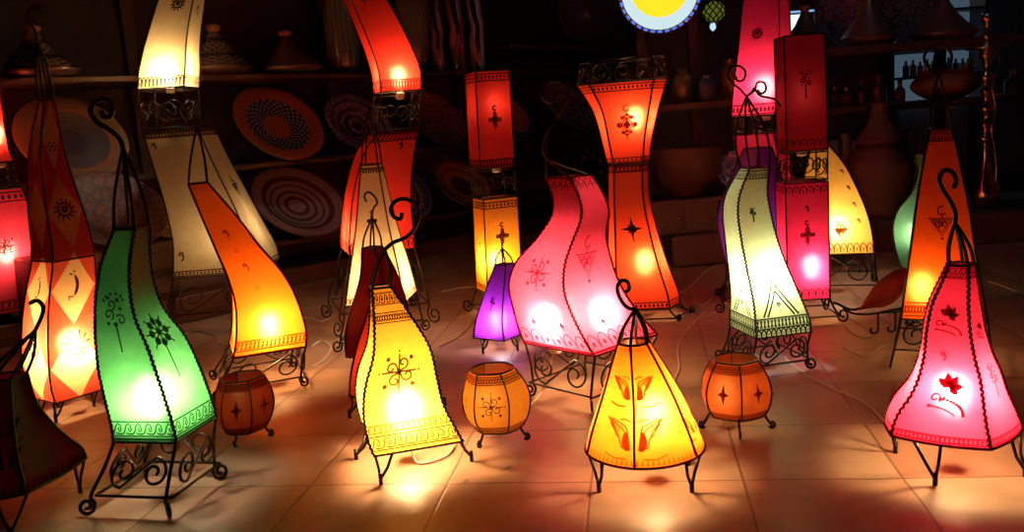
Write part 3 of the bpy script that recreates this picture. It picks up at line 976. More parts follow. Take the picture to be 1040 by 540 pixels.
# ---- yellow curved
lamp('leather_lamp', 'bright yellow curved leather lamp with henna rosette and long hooked iron top', (420, 467),
     [dict(kind='shade', mat=yellow, iw=.0055, lr=.004, ink=(.05, .018, .003),
           st=[(441, 370, 467), (425, 364, 458), (405, 361, 448), (380, 363, 442), (350, 373, 435), (320, 376, 417), (291, 376, 397)],
           borders=[(.03, .115, 'waves', .03, .0042), (.135, .18, 'hatch', .016, .003), (.90, .97, 'waves', .014, .002), (.79, .85, 'rope', .014, .002)],
           motifs=[('rosette', 1, .46, .49, .045), ('stem', 0, .5, .4, .03)])],
     rot=-38, legs='v', foot_r=1.02, foot_px=(-122, -22, 68, 160), apex=(391, 253), hook=[(400, 246), (412, 241), (421, 232), (425, 219), (422, 208), (412, 202), (402, 204), (397, 212), (400, 220), (407, 222), (408, 216)],
     bulbs=[((410, 414), 260, WARM, .0)], hook_r=.0062, cord_to=[(425, 470), (440, 468), (454, 462), (462, 452)])
# ---- square column, red over yellow
lamp('floor_lamp', 'straight square two-tier lamp, red upper box over glowing yellow lower box', (506, 318),
     [dict(kind='shade', mat=leather('amber_skin', (.93, .32, .02), (.9, .25, .015)), lace=False, st=[(293, 484, 530), (200, 480, 525)],
           borders=[(.9, .96, 'dots', .02, .003), (.02, .08, 'scallop', .02, .003)], motifs=[('diamond', 1, .5, .6, .03), ('curl', 0, .5, .5, .02)]),
      dict(kind='iron', style='curls', st=[(200, 480, 525), (171, 477, 522)]),
      dict(kind='shade', mat=leather('red_skin_dim', (.85, .05, .05), (.75, .035, .04), thin=.02), lace=False, st=[(170, 477, 522), (73, 472, 517)],
           borders=[(.02, .09, 'hatch', .015, .0025), (.9, .97, 'dots', .02, .003)], motifs=[('diamond', 1, .5, .5, .03), ('dots', 0, .5, .5, .02)])],
     rot=-27, legs='post', curl=.035, foot_r=1.35, bulbs=[((502, 262), 80, (1, .66, .25), .03), ((499, 105), 6, WARM2)])
# ---- purple pyramid
lamp('leather_lamp', 'small purple leather pyramid lamp left of the big pink lamp', (508, 354),
     [dict(kind='shade', mat=leather('purple_skin', (.36, .03, .60), (.26, .02, .5), thin=.08), lace=False, st=[(340, 481, 534), (318, 485, 528), (268, 503, 521)],
           borders=[(.02, .07, 'teeth', .012, .002)], motifs=[('stem', 0, .5, .5, .018)])],
     rot=8, legs='v', foot_r=.85, foot_px=(-140, -40, 40, 140), apex=(510, 252), hook=[(509, 244), (507, 238)], bulbs=[((506, 325), 32, (1, .75, .85))], hook_r=.004)
# ---- big pink
lamp('leather_lamp', 'large pink wavy leather lamp with triangle drawing and black spiral top, centre', (598, 400),
     [dict(kind='shade', mat=leather('pink_skin', (.93, .09, .26), (.88, .065, .2), thin=.09), iw=.004, ink=(.2, .01, .03), lace_col=(.15, .01, .02),
           st=[(344, 533, 667), (330, 527, 655), (308, 521, 638), (285, 517, 626), (262, 525, 619), (240, 545, 615), (218, 560, 618), (200, 562, 613), (179, 555, 601)],
           borders=[(.03, .11, 'scallop', .05, .003), (.015, .015, 'line', .05, .002), (.93, .99, 'scallop', .03, .0025)],
           motifs=[('rosette', 0, .5, .46, .045), ('triangle', 1, .48, .50, .050), ('star', 0, .3, .16, .018), ('star', 0, .75, .16, .018), ('star', 1, .4, .16, .018)])],
     rot=2, legs='scroll', foot_r=.9, apex=(567, 118), hook=[(572, 108), (578, 97), (575, 87), (565, 82), (555, 86), (551, 96), (556, 103), (563, 101), (563, 94)],
     rods_up=[(555, 160), (555, 138)], bulbs=[((562, 320), 150, WARM, .05), ((606, 316), 110, WARM, .05)], hook_r=.008, cord_to=[(548, 400), (535, 415)])
# ---- hourglass
lamp('floor_lamp', 'red hourglass-shaped leather lamp with iron crown and scrolled feet', (656, 320),
     [dict(kind='shade', mat=leather('scarlet_skin', (.92, 0.072, 0.028), (.88, .09, .03)), lace=False, lr=.005, st=[(309, 616, 690), (296, 616, 688), (270, 617, 678), (235, 618, 667), (200, 618, 659), (166, 618, 658)],
           borders=[(.01, .05, 'dots', .02, .003), (.95, .99, 'hatch', .02, .003)], motifs=[('flower', 1, .5, .56, .022), ('star', 1, .5, .56, .045), ('star', 1, .5, .56, .045, PI / 2)]),
      dict(kind='shade', mat=leather('scarlet_skin_2', (.95, 0.060, 0.028), (.9, .07, .03)), lace=False, lr=.005, st=[(165, 617, 659), (140, 611, 662), (110, 602, 669), (84, 586, 677)],
           borders=[(.02, .07, 'dots', .02, .003), (.9, .97, 'dots', .02, .003)], motifs=[('diamond', 1, .52, .48, .04), ('dots', 1, .52, .48, .05)]),
      dict(kind='iron', style='curls', st=[(83, 586, 677), (60, 588, 675)])],
     angs=[-134, -46, -2, 46, 134, 182], legs='post', curl=.05, foot_r=1.25, bulbs=[((655, 264), 65, WARM2, .0), ((645, 118), 62, WARM2, .03)], rod=.0042)
# ---- yellow cone in front
lamp('leather_lamp', 'yellow cone-shaped leather lamp with painted wings at the front centre', (656, 486),
     [dict(kind='shade', mat=leather('golden_skin', (.95, .25, .012), (.92, .17, .01)), rd=.92, lace=False, lr=.0035, iw=.0038, ink=(.34, .09, .012), lace_col=(.12, .02, .01),
           st=[(452, 597, 712), (445, 599, 709), (432, 602, 704), (400, 612, 689), (370, 621, 672), (347, 628, 658)],
           borders=[(.02, .085, 'teeth', .013, .002), (.95, .99, 'teeth', .01, .002)],
           motifs=[('wings', 1, .0, .26, .078), ('wings', 1, .0, .64, .058), ('wings', 2, .3, .26, .05)])],
     angs=[-100, -35, 20, 80, 140, 200], legs='v', foot_r=.92, foot_px=(-147, -38, 35, 145), apex=(645, 314), hook=[(637, 312), (630, 303), (627, 292), (631, 285), (637, 286), (639, 293), (635, 297)],
     bulbs=[((663, 416), 110, WARM, .02)], hook_r=.0055)
# ---- pale green
lamp('leather_lamp', 'tall pale green curved leather lamp with caged iron top and scrolled stand', (776, 371),
     [dict(kind='shade', mat=leather('pale_green_skin', (.80, .78, .30), (.72, .70, .24)), iw=.0045, ink=(.02, .022, .006),
           st=[(334, 741, 822), (320, 741, 820), (298, 742, 811), (266, 739, 797), (240, 736, 788), (215, 734, 782), (195, 738, 779), (170, 752, 781)],
           borders=[(.05, .11, 'hatch', .014, .0045), (.005, .045, 'scallop', .02, .005), (.94, .985, 'zigzag', .012, .003)],
           motifs=[('cone', 1, .5, .2, .0005), ('stem', 1, .45, .74, .016), ('dots', 1, .5, .3, .014)])],
     rot=-18, legs='scroll', foot_r=1.15, apex=(758, 98), hook=[[(751, 90), (743, 84), (739, 76), (743, 68), (751, 67), (757, 73), (755, 81), (749, 82), (747, 77)], [(764, 93), (766, 90), (772, 97), (780, 99), (787, 101), (793, 108)], [(766, 92), (769, 84), (776, 84), (778, 91), (773, 95), (769, 91)]],
     cage=.03, bulbs=[((778, 280), 78, (.82, .94, .96), .02)], hook_r=.0045,
     extra=lambda root, sk, B, az, wa: tri_border(sk[0][1], root, az), cord_to=[(800, 366), (822, 382), (850, 396), (880, 410), (905, 436)])
# ---- red two-tier behind it
lamp('floor_lamp', 'tall crimson two-tier leather lamp rising behind the pale green lamp', (772, 296),
     [dict(kind='shade', mat=leather('crimson_skin', (.9, .035, .21), (.8, .022, .17)), lace=False, st=[(270, 744, 800), (240, 742, 800), (200, 746, 803), (160, 749, 802), (135, 744, 797)]),
      dict(kind='iron', style='curls', st=[(134, 743, 797), (117, 743, 799)]),
      dict(kind='shade', mat=leather('crimson_skin_2', (.9, .035, .21), (.85, .022, .17)), lace=False, st=[(117, 743, 799), (80, 746, 802), (50, 750, 803), (0, 755, 801), (-50, 765, 795)],
           borders=[(.01, .07, 'dots', .02, .003)], motifs=[('sun', 0, .45, .5, .028), ('stem', 1, .4, .3, .03)])],
     rot=-32 + 60, legs='post', foot_r=1.5, bulbs=[((778, 88), 75, WARM, .0), ((772, 210), 10, WARM)])
# ---- purple behind
lamp('leather_lamp', 'violet rounded leather lamp mostly hidden behind the pale green lamp', (764, 318),
     [dict(kind='shade', mat=leather('violet_skin', (.30, .05, .50), (.22, .03, .4)), lace=False, st=[(268, 738, 799), (245, 732, 800), (215, 729, 798), (180, 742, 793), (150, 756, 783)])],
     rot=0, legs='post', foot_r=1.1, bulbs=[((775, 240), 9, (1, .7, .8))])
# ---- crimson column
lamp('floor_lamp', 'straight square crimson two-tier lamp, glowing lower box, faint added bulb above', (820, 323),
     [dict(kind='shade', mat=leather('crimson_skin_3', (.92, .035, .21), (.85, .022, .17), thin=.1), lace=False, st=[(300, 790, 842), (184, 787, 840)],
           borders=[(.03, .09, 'scallop', .03, .003), (.91, .97, 'scallop', .03, .003)], motifs=[('diamond', 1, .5, .56, .028), ('curl', 1, .5, .78, .016)]),
      dict(kind='iron', style='curls', st=[(183, 788, 840), (153, 789, 840)]),
      dict(kind='shade', mat=leather('crimson_skin_4', (.62, .035, .10), (.5, .022, .08), thin=.02), lace=False, st=[(152, 789, 840), (37, 786, 837)],
           borders=[(.04, .1, 'scallop', .03, .003)], motifs=[('stem', 1, .5, .6, .035)])],
     rot=-30, legs='post', curl=.035, foot_r=1.35, bulbs=[((823, 268), 75, WARM, .02), ((813, 95), 1.8, WARM2)])  # upper bulb is added, keeps the unlit box from going black
# ---- yellow at the right, behind
lamp('leather_lamp', 'yellow sail-shaped leather lamp standing behind the crimson square column', (852, 294),
     [dict(kind='shade', mat=leather('honey_skin', (.93, .52, .10), (.88, .44, .07)), lace=False, ink=(.2, .06, .01), st=[(252, 806, 886), (224, 808, 882), (198, 812, 873), (168, 818, 858), (147, 824, 841)],
           borders=[(.015, .1, 'scallop', .03, .003)], motifs=[('curl', 1, .86, .75, .012), ('curl', 1, .86, .6, .012), ('curl', 1, .86, .45, .012), ('cone', 1, .6, .2, .03), ('curl', 1, .86, .3, .012)])],
     rot=-43, legs='scroll', foot_r=1.0, bulbs=[((850, 230), 75, NEUT, .03)])
# ---- orange trapezoid
lamp('leather_lamp', 'tall orange leather pyramid lamp on straight legs behind the pink bell lamp', (956, 363),
     [dict(kind='shade', mat=leather('deep_orange_skin', (.90, .14, .01), (.85, .1, .01)), lace=False, lr=.005, ink=(.1, .01, .01), st=[(316, 916, 1000), (260, 924, 990), (200, 932, 981), (141, 942, 969), (131, 944, 966)],
           borders=[(.02, .09, 'rope', .02, .003), (.94, .99, 'hatch', .01, .003)], motifs=[('triangle', 0, .5, .50, .038)])],
     angs=[-134, -46, 46, 134], legs='aframe', foot_r=1.22, apex=(953, 73), hook=[[(948, 73), (940, 66), (939, 56), (946, 47), (957, 46), (966, 54), (965, 66), (957, 73)]], bulbs=[((936, 290), 45, WARM2)], hook_r=.005)
# ---- mint green behind
lamp('leather_lamp', 'mint green wavy leather lamp peeping out behind the orange pyramid lamp', (938, 301),
     [dict(kind='shade', mat=leather('mint_skin', (.22, .60, .34), (.16, .5, .28)), st=[(278, 918, 962), (257, 911, 961), (233, 907, 958), (213, 912, 955), (195, 926, 954), (174, 932, 952), (156, 929, 950)])],
     rot=5, legs='post', foot_r=1.3, bulbs=[((930, 235), 8, NEUT)])
# ---- pink bell at the right
lamp('leather_lamp', 'pink bell-shaped leather lamp with maroon leaf drawings, front right', (972, 472),
     [dict(kind='shade', mat=leather('rose_skin', (.93, .04, .16), (.9, .028, .12), thin=.13), rd=.42, lace=True, iw=.004, ink=(.22, .01, .03), lace_col=(.14, .01, .02), lr=.004,
           st=[(432, 899, 1037), (424, 901, 1034), (410, 908, 1028), (394, 921, 1021), (376, 930, 1015), (355, 936, 1006), (330, 939, 999), (306, 945, 995), (285, 955, 992), (268, 963, 989)],
           borders=[(.015, .05, 'hatch', .01, .0028), (.93, .985, 'waves', .012, .002)],
           motifs=[('spray', 1, .50, .69, .034), ('spray', 1, .52, .27, .044), ('stem', 2, .5, .35, .024), ('spray', 2, .5, .62, .02), ('stem', 0, .5, .3, .02), ('curl', 1, .4, .48, .014)])],
     angs=[-140, -57, 8, 80, 150], legs='v', foot_r=.92, foot_px=(-108, -12, 80, 165), apex=(970, 226), rods_up=None,
     hook=[(970, 216), (965, 204), (957, 192), (954, 181), (959, 173), (967, 175), (971, 184), (968, 191)],
     bulbs=[((968, 394), 145, WARM, .03)], hook_r=.0062)


# ================================================================== THE STALL BEHIND
S0 = Vector((-1.85, 5.47, 0)); SU = Vector((.70, .714, 0)).normalized(); SN = Vector((.714, -.70, 0)).normalized()


def shp(px, py, off=0.0):
    """point of the shelf front (moved off metres towards us) seen at a pixel"""
    d = ray(px, py); o = S0 + SN * off
    return CP + d * ((o - CP).dot(SN) / d.dot(SN))


WOOD = simple('dark_wood', (.055, .028, .018), .5, 0, .4, 8, .3)
CLAY = simple('red_clay', (.28, .11, .06), .55, 0, .3, 12, .2)
DARKCLAY = simple('glazed_dark_clay', (.09, .05, .04), .3, 0, .3, 12, .1, coat=.5)
sang = math.atan2(SU.y, SU.x)
ZA, ZB, ZC = shp(300, 74).z, .84, .31
root = thing('shelf_unit', 'dark wooden shelf unit running along the left and middle background', 'shelf', tuple(S0 + SU * .6), None)
for z, t in ((ZA, .035), (ZB, .03), (ZC, .03), (.06, .12)):
    mb = MB(); c = S0 + SU * 1.35 - SN * .275; mb.box((c.x, c.y, z - t / 2 if z > .1 else .06), (6.3, .57, t), sang, 0, .006)
    mb.build('shelf_board' if z > .1 else 'plinth', WOOD, root, smooth=False)
for u in (-1.75, -.15, 1.35, 2.72, 4.3):
    mb = MB(); c = S0 + SU * u - SN * .515; mb.box((c.x, c.y, 1.15), (.07 if u < 2.5 else .14, .06, 2.3), sang, 0, .006)
    mb.build('upright', WOOD, root, smooth=False)
mb = MB(); c = S0 + SU * 1.35 - SN * .565; mb.box((c.x, c.y, 1.2), (6.3, .02, 2.4), sang); mb.build('back_panel', simple('sooty_boards', (.03, .02, .018), .8, 0, .4, 5), root, smooth=False)
ZT = shp(590, 46).z
mb = MB(); c = S0 + SU * 3.62 - SN * .275; mb.box((c.x, c.y, ZT - .015), (1.64, .57, .03), sang, 0, .006); mb.build('shelf_board', WOOD, root, smooth=False)
# crate in front of the shelf, carries two of the plates
cc = (shp(60, 240, .22) + shp(182, 240, .22)) / 2
mb = MB(); mb.box((cc.x, cc.y, .24), (1.05, .4, .48), sang, 0, .008)
for zz in (.1, .24, .38):
    mb.box((cc.x + SN.x * .205, cc.y + SN.y * .205, zz), (1.05, .02, .1), sang, 0, .004)
o = mb.build('wooden_crate', WOOD, smooth=False); center_origin(o); tag(o, 'dark wooden crate under the big engraved platter behind the green lamp', 'crate')


def ring_mat(name, Rr, bands, dash=None, rough=.22, crack=None, coat=.6):
    """glazed dish: painted bands around the middle; bands = [(from radius share, colour)]"""
    m, nt, out = nmat(name); L = nt.links.new
    tc = N(nt, 'ShaderNodeTexCoord'); s = N(nt, 'ShaderNodeSeparateXYZ'); L(tc.outputs['Object'], s.inputs[0])
    cb = N(nt, 'ShaderNodeCombineXYZ'); L(s.outputs[0], cb.inputs[0]); L(s.outputs[1], cb.inputs[1])
    ln = N(nt, 'ShaderNodeVectorMath', operation='LENGTH'); L(cb.outputs[0], ln.inputs[0])
    dv = N(nt, 'ShaderNodeMath', operation='DIVIDE'); dv.inputs[1].default_value = Rr; L(ln.outputs['Value'], dv.inputs[0])
    rp = N(nt, 'ShaderNodeValToRGB'); rp.color_ramp.interpolation = 'CONSTANT'
    e = rp.color_ramp.elements
    e[0].position = 0; e[0].color = (*bands[0][1], 1); e[1].position = bands[1][0]; e[1].color = (*bands[1][1], 1)
    for p, c in bands[2:]:
        q = e.new(p); q.color = (*c, 1)
    L(dv.outputs[0], rp.inputs[0]); colr = rp.outputs[0]
    at_ = N(nt, 'ShaderNodeMath', operation='ARCTAN2'); L(s.outputs[1], at_.inputs[0]); L(s.outputs[0], at_.inputs[1])
    if dash:
        n_, r0, r1, cd = dash
        sn = N(nt, 'ShaderNodeMath', operation='MULTIPLY'); sn.inputs[1].default_value = n_; L(at_.outputs[0], sn.inputs[0])
        s2 = N(nt, 'ShaderNodeMath', operation='SINE'); L(sn.outputs[0], s2.inputs[0])
        rr = N(nt, 'ShaderNodeMath', operation='MULTIPLY'); rr.inputs[1].default_value = 55; L(dv.outputs[0], rr.inputs[0])
        s3 = N(nt, 'ShaderNodeMath', operation='SINE'); L(rr.outputs[0], s3.inputs[0])
        pr = N(nt, 'ShaderNodeMath', operation='MULTIPLY'); L(s2.outputs[0], pr.inputs[0]); L(s3.outputs[0], pr.inputs[1])
        gt = N(nt, 'ShaderNodeMath', operation='GREATER_THAN'); gt.inputs[1].default_value = .25; L(pr.outputs[0], gt.inputs[0])
        a = N(nt, 'ShaderNodeMath', operation='GREATER_THAN'); a.inputs[1].default_value = r0; L(dv.outputs[0], a.inputs[0])
        b = N(nt, 'ShaderNodeMath', operation='LESS_THAN'); b.inputs[1].default_value = r1; L(dv.outputs[0], b.inputs[0])
        p1 = N(nt, 'ShaderNodeMath', operation='MULTIPLY'); L(a.outputs[0], p1.inputs[0]); L(b.outputs[0], p1.inputs[1])
        p2 = N(nt, 'ShaderNodeMath', operation='MULTIPLY'); L(p1.outputs[0], p2.inputs[0]); L(gt.outputs[0], p2.inputs[1])
        mx = N(nt, 'ShaderNodeMixRGB'); mx.inputs[2].default_value = (*cd, 1); L(p2.outputs[0], mx.inputs[0]); L(colr, mx.inputs[1]); colr = mx.outputs[0]
    if crack:
        v = N(nt, 'ShaderNodeTexVoronoi', feature='DISTANCE_TO_EDGE'); v.inputs['Scale'].default_value = crack[0]; L(tc.outputs['Object'], v.inputs['Vector'])
        lt = N(nt, 'ShaderNodeMath', operation='LESS_THAN'); lt.inputs[1].default_value = crack[2] if len(crack) > 2 else .05; L(v.outputs['Distance'], lt.inputs[0])
        mx = N(nt, 'ShaderNodeMixRGB'); mx.inputs[2].default_value = (*crack[1], 1); L(lt.outputs[0], mx.inputs[0]); L(colr, mx.inputs[1]); colr = mx.outputs[0]
    b = N(nt, 'ShaderNodeBsdfPrincipled'); b.inputs['Roughness'].default_value = rough; b.inputs['Coat Weight'].default_value = coat; b.inputs['Coat Roughness'].default_value = .05
    L(colr, b.inputs['Base Color']); L(b.outputs[0], out.inputs[0])
    return m


PN = (SN * .80 + Vector((0, 0, .60))).normalized()
PL = (SN * .694 + Vector((0, 0, .72))).normalized()


def plate(label, c, Rr, mat, nrm=None, depth=.16, group='painted plates leaning on the shelves', name='plate', cat='plate'):
    nrm = Vector(nrm).normalized() if nrm else PN
    prof = [(0, 0), (Rr * .45, 0), (Rr * .62, Rr * depth * .35), (Rr * .80, Rr * depth * .8), (Rr * .97, Rr * depth), (Rr, Rr * depth * .97),
            (Rr * .98, Rr * depth * .85), (Rr * .80, Rr * depth * .6), (Rr * .6, -Rr * .02), (Rr * .42, -Rr * .05), (Rr * .40, -Rr * .02), (0, -Rr * .02)]
    mb = MB(); mb.lathe(prof[::-1], None, 48)
    o = mb.build(name, mat)
    z = nrm; x = Vector((0, 0, 1)).cross(z).normalized(); y = z.cross(x)
    o.matrix_world = Matrix.Translation(c) @ Matrix((x, y, z)).transposed().to_4x4()
    return tag(o, label, cat, group)


def shplate(label, px, py, rpx, bands, zb=None, off=-.19, **k):
    p = shp(px, py, off)
    Rr = rpx * dep(p) / F_PX
    if zb is None: zb = ZB if py < 130 or px == 72 else ZC
    nn = PN if zb == ZB else PL
    p.z = zb + Rr * (nn.xy.length - .16 * nn.z) + .003
    dash = k.pop('dash', None); crack = k.pop('crack', None); mt = k.pop('matte', 0)
    return plate(label, p, Rr, ring_mat('plate_glaze', Rr, bands, dash, crack=crack, rough=.5 if mt else .22, coat=0 if mt else .6), nrm=nn, **k)


OR = (.34, .09, .03); NV = (.02, .025, .07); GY = (.30, .22, .27); PU = (.10, .05, .09); YE = (.46, .25, .07); BL = (.08, .14, .32); WH = (.3, .26, .26); BR = (.22, .09, .05)
shplate('orange-rimmed plate with dark blue dashed rings, upper row', 280, 118, 48, [(0, OR), (.3, NV), (.68, OR), (.97, BR)], dash=(26, .3, .68, WH), crack=None)
shplate('grey-mauve plate with fine concentric rings under the orange-rimmed plate', 300, 194, 51, [(0, GY), (.18, PU), (.26, GY), (.36, PU), (.42, GY), (.52, PU), (.56, GY), (.64, PU), (.74, GY), (.94, PU)])
shplate('grey plate with black concentric rings left of the red two-tier lamp', 362, 119, 38, [(0, NV), (.15, GY), (.28, NV), (.38, GY), (.5, NV), (.58, GY), (.75, NV), (.8, GY)], crack=(18, NV, .04))
shplate('brown plate half hidden behind the iron band of the red two-tier lamp', 440, 119, 36, [(0, BR), (.4, (.16, .10, .05)), (.6, BR), (.85, (.16, .09, .06))], crack=(20, (.05, .03, .03), .06))
shplate('blue-bordered plate with orange middle behind the red two-tier lamp', 393, 188, 46, [(0, OR), (.66, NV), (.72, WH), (.8, BL), (.95, WH)], dash=(30, .72, .95, NV))
shplate('yellow ringed plate with purple middle, left of the square red column lamp', 468, 175, 38, [(0, PU), (.34, YE), (.55, BR), (.62, YE), (.78, PU)])
shplate('yellow plate with dark blue rim behind the square red column lamp', 514, 113, 32, [(0, NV), (.2, YE), (.35, BR), (.4, YE), (.62, BR), (.66, YE), (.78, (.03, .05, .16))])
shplate('pale mauve plate with swirled rings behind the black spiral top', 577, 105, 36, [(0, GY), (.2, PU), (.28, GY), (.48, PU), (.56, GY), (.8, PU), (.85, GY)], crack=(9, PU, .05))
shplate('black plate with mottled ochre patches left of the hourglass lamp', 598, 158, 34, [(0, (.02, .02, .015)), (.1, (.36, .24, .08)), (.85, (.02, .02, .015))], crack=(11, (.015, .015, .012), .16))
shplate('wide yellow-rimmed platter with blue middle high behind the patchwork lamp', 72, 146, 54, [(0, NV), (.3, (.05, .06, .08)), (.4, (.04, .07, .14)), (.45, (.05, .06, .08)), (.68, (.22, .07, .03)), (.74, (.13, .085, .04)), (.96, BR)], matte=1)
shplate('big purple-brown platter with engraved pattern behind the green lamp top', 110, 198, 54, [(0, (.12, .045, .045)), (.3, PU), (.34, (.11, .045, .045)), (.62, PU), (.66, (.11, .045, .05)), (.92, PU)], crack=(16, (.05, .02, .03), .1), matte=1, dash=(9, .34, .62, PU), zb=.481, off=.24)
shplate('brown ringed plate half hidden by the cream two-tier lamp', 168, 214, 30, [(0, BR), (.3, YE), (.38, BR), (.6, (.3, .16, .07)), (.7, BR)], zb=.481, off=.24)


def tagine(label, base, rpx, px_top, Y=None, shelf=True, colr=None, knob=(.5, .16, .08), group='clay tagines with conical lids'):
    p = shp(*base, -.12) if shelf else at(*base, Y)
    sc_ = dep(p) / F_PX
    Rr = rpx * sc_; H = (base[1] - px_top) * sc_
    p.z = (ZA if shelf else z1) + .001
    r = thing('tagine', label, 'tagine', tuple(p), group)
    T = Matrix.Translation(p)
    mb = MB(); mb.lathe([(Rr * .6, 0), (Rr * .8, .01), (Rr, H * .14), (Rr * .97, H * .16), (Rr * .9, H * .15)], T, 30); mb.build('dish', DARKCLAY, r)
    mb = MB(); mb.lathe([(Rr * .93, H * .15), (Rr * .90, H * .18), (Rr * .62, H * .36), (Rr * .36, H * .58), (Rr * .18, H * .80), (Rr * .14, H * .86)], T, 30)
    lid_o = mb.build('lid', colr or ring_mat('tagine_glaze', Rr, [(0, (.25, .18, .14)), (.22, (.06, .05, .05)), (.3, (.28, .2, .16)), (.55, (.05, .05, .06)), (.62, (.26, .18, .14)), (.9, (.06, .05, .05))], (12, .3, .9, (.04, .05, .07))), r)
    mb = MB(); mb.lathe([(Rr * .13, H * .85), (Rr * .17, H * .9), (Rr * .20, H * .97), (Rr * .15, H), (Rr * .05, H * .985)], T, 20); mb.build('knob', simple('knob_clay', knob, .5), r).parent = lid_o
    return r


tagine('tagine with patterned conical lid behind the patchwork lamp, far left', (40, 76), 42, 24)
tagine('tagine with white-streaked dark lid right of the cream lamp top', (222, 75), 38, 25)
tagine('plain dark tagine with orange knob above the orange-rimmed plate', (294, 74), 36, 31, colr=DARKCLAY)


def vase(label, base, prof, mat, Y=None, ztop=None, group='tall vases on the top shelf', name='vase', cat='vase'):
    """prof = [(pixel y, pixel half-width)] from the foot up"""
    if Y is None:
        p = shp(*base, -.15); p.z = ZA + .001 if ztop is None else ztop
    else:
        p = at(*base, Y)
        if ztop is not None: p.z = ztop + .001
    sc_ = dep(p) / F_PX
    y0 = prof[0][0]
    pr = [(0.0, 0.0)] + [tuple(q) for q in catmull([Vector((hw * sc_, (y0 - y) * sc_, 0)) for y, hw in prof], 5)]
    pr = [(q[0], q[1]) for q in pr]
    rt = pr[-1][0]
    pr += [(rt * .8, pr[-1][1]), (rt * .7, pr[-1][1] - .02)]
    mb = MB(); mb.lathe(pr, Matrix.Translation(p), 28)
    o = mb.build(name, mat)
    center_origin(o)
    return tag(o, label, cat, group)


def glaze(name, a, b, sc_=6):
    m, nt, out = nmat(name); L = nt.links.new
    tc = N(nt, 'ShaderNodeTexCoord'); wv = N(nt, 'ShaderNodeTexWave', wave_type='BANDS', bands_direction='X')
    wv.inputs['Scale'].default_value = sc_; wv.inputs['Distortion'].default_value = 3; wv.inputs['Detail'].default_value = 1; L(tc.outputs['Object'], wv.inputs['Vector'])
    rp = N(nt, 'ShaderNodeValToRGB'); rp.color_ramp.elements[0].position = .45; rp.color_ramp.elements[0].color = (*a, 1); rp.color_ramp.elements[1].position = .55; rp.color_ramp.elements[1].color = (*b, 1)
    L(wv.outputs[0], rp.inputs[0])
    p = N(nt, 'ShaderNodeBsdfPrincipled'); p.inputs['Roughness'].default_value = .15; p.inputs['Coat Weight'].default_value = .7; L(rp.outputs[0], p.inputs['Base Color']); L(p.outputs[0], out.inputs[0])
    return m


vase('tall grey-green ribbed jar beside the top of the red lamp, left', (350, 72), [(72, 12), (60, 17), (30, 18), (0, 16), (-30, 12), (-60, 8)], glaze('green_glaze', (.10, .11, .06), (.16, .17, .10), 9))
vase('tall sandy green jar with rings right of the red lamp top', (423, 70), [(70, 10), (55, 14), (30, 16), (0, 17), (-40, 12), (-60, 9)], glaze('sand_glaze', (.13, .13, .08), (.20, .18, .11), 14))
vase('slender grey vase with a wavy pale painted highlight', (446, 70), [(70, 6), (45, 9), (15, 8), (-10, 4), (-40, 7)], glaze('grey_highlight_glaze', (.03, .03, .035), (.30, .30, .34), 5))  # pale band is a highlight painted into the glaze colour
vase('slender black vase with a pink wavy painted highlight', (466, 69), [(69, 7), (50, 8), (25, 11), (0, 9), (-30, 5), (-50, 8)], glaze('pink_highlight_glaze', (.02, .015, .02), (.42, .16, .26), 4))  # pink band paints the vase's highlight as glaze
vase('slender black vase with a silvery wavy painted highlight', (486, 69), [(69, 6), (50, 9), (25, 10), (0, 8), (-30, 5), (-50, 8)], glaze('silver_highlight_glaze', (.02, .02, .025), (.5, .55, .6), 4))  # silvery band is a painted highlight, put into the colour
p = shp(577, 20, -.2)
p.z = ZT + 28 * dep(p) / F_PX + .006
plate('round black glazed bowl high up above the black spiral top', p, 28 * dep(p) / F_PX, DARKCLAY, nrm=SN + Vector((0, 0, .15)), depth=.45, group=None, name='bowl', cat='bowl')
p = shp(636, 22, -.2)
p.z = ZT + 26 * dep(p) / F_PX + .006
plate('purplish dark bowl high up behind the glowing hanging lamp', p, 26 * dep(p) / F_PX, ring_mat('dark_plate', .2, [(0, PU), (.4, NV), (.7, PU), (.9, NV)]), nrm=SN + Vector((0, 0, .15)), depth=.4, group=None, name='bowl', cat='bowl')

# ---- glowing hanging lamp at the top
p = at(670, -9, 4.6); k = p.y / F_PX
r = thing('hanging_lamp', 'round hanging lamp with glowing yellow glass and white blue-edged rim, top', 'lamp', tuple(p))
d = (CP - p).normalized(); d = (d + Vector((0, 0, -.15))).normalized()
x = Vector((0, 0, 1)).cross(d).normalized(); y = d.cross(x); TM = Matrix.Translation(p) @ Matrix((x, y, d)).transposed().to_4x4()
mb = MB(); mb.lathe([(28.5 * k, .0), (24 * k, .02), (15 * k, .035), (0.001, .042)], TM @ Matrix.Translation((0, 4 * k, .012)), 40); mb.build('yellow_glass', emit('lit_yellow_glass', (1, .72, .02), 1.15), r)
mb = MB(); mb.lathe([(37 * k, -.004), (37 * k, .004), (29 * k, .012), (27 * k, .01), (27 * k, 0)], TM, 40); mb.build('white_rim', emit('lit_white_glass', (.75, .95, 1), .85), r)
mb = MB()
for i in range(34):
    a = 2 * PI * i / 34
    q = TM @ Vector((39 * k * math.cos(a), 39 * k * math.sin(a), .004)); q2 = TM @ Vector((39 * k * math.cos(a + .11), 39 * k * math.sin(a + .11), .004))
    mb.tube([q, q2], .006, 6)
mb.build('blue_beads', emit('lit_blue_glass', (.12, .25, 1), .9), r)
mb = MB(); mb.lathe([(30 * k, -.09), (42 * k, -.01), (40 * k, .0), (37 * k, -.004), (28 * k, -.08)], TM, 40); mb.build('housing', DARKCLAY, r)
mb = MB(); mb.tube([p + Vector((0, .05, .15)), Vector((p.x, p.y + .06, 3.2))], .005); mb.build('chain', IRON, r)

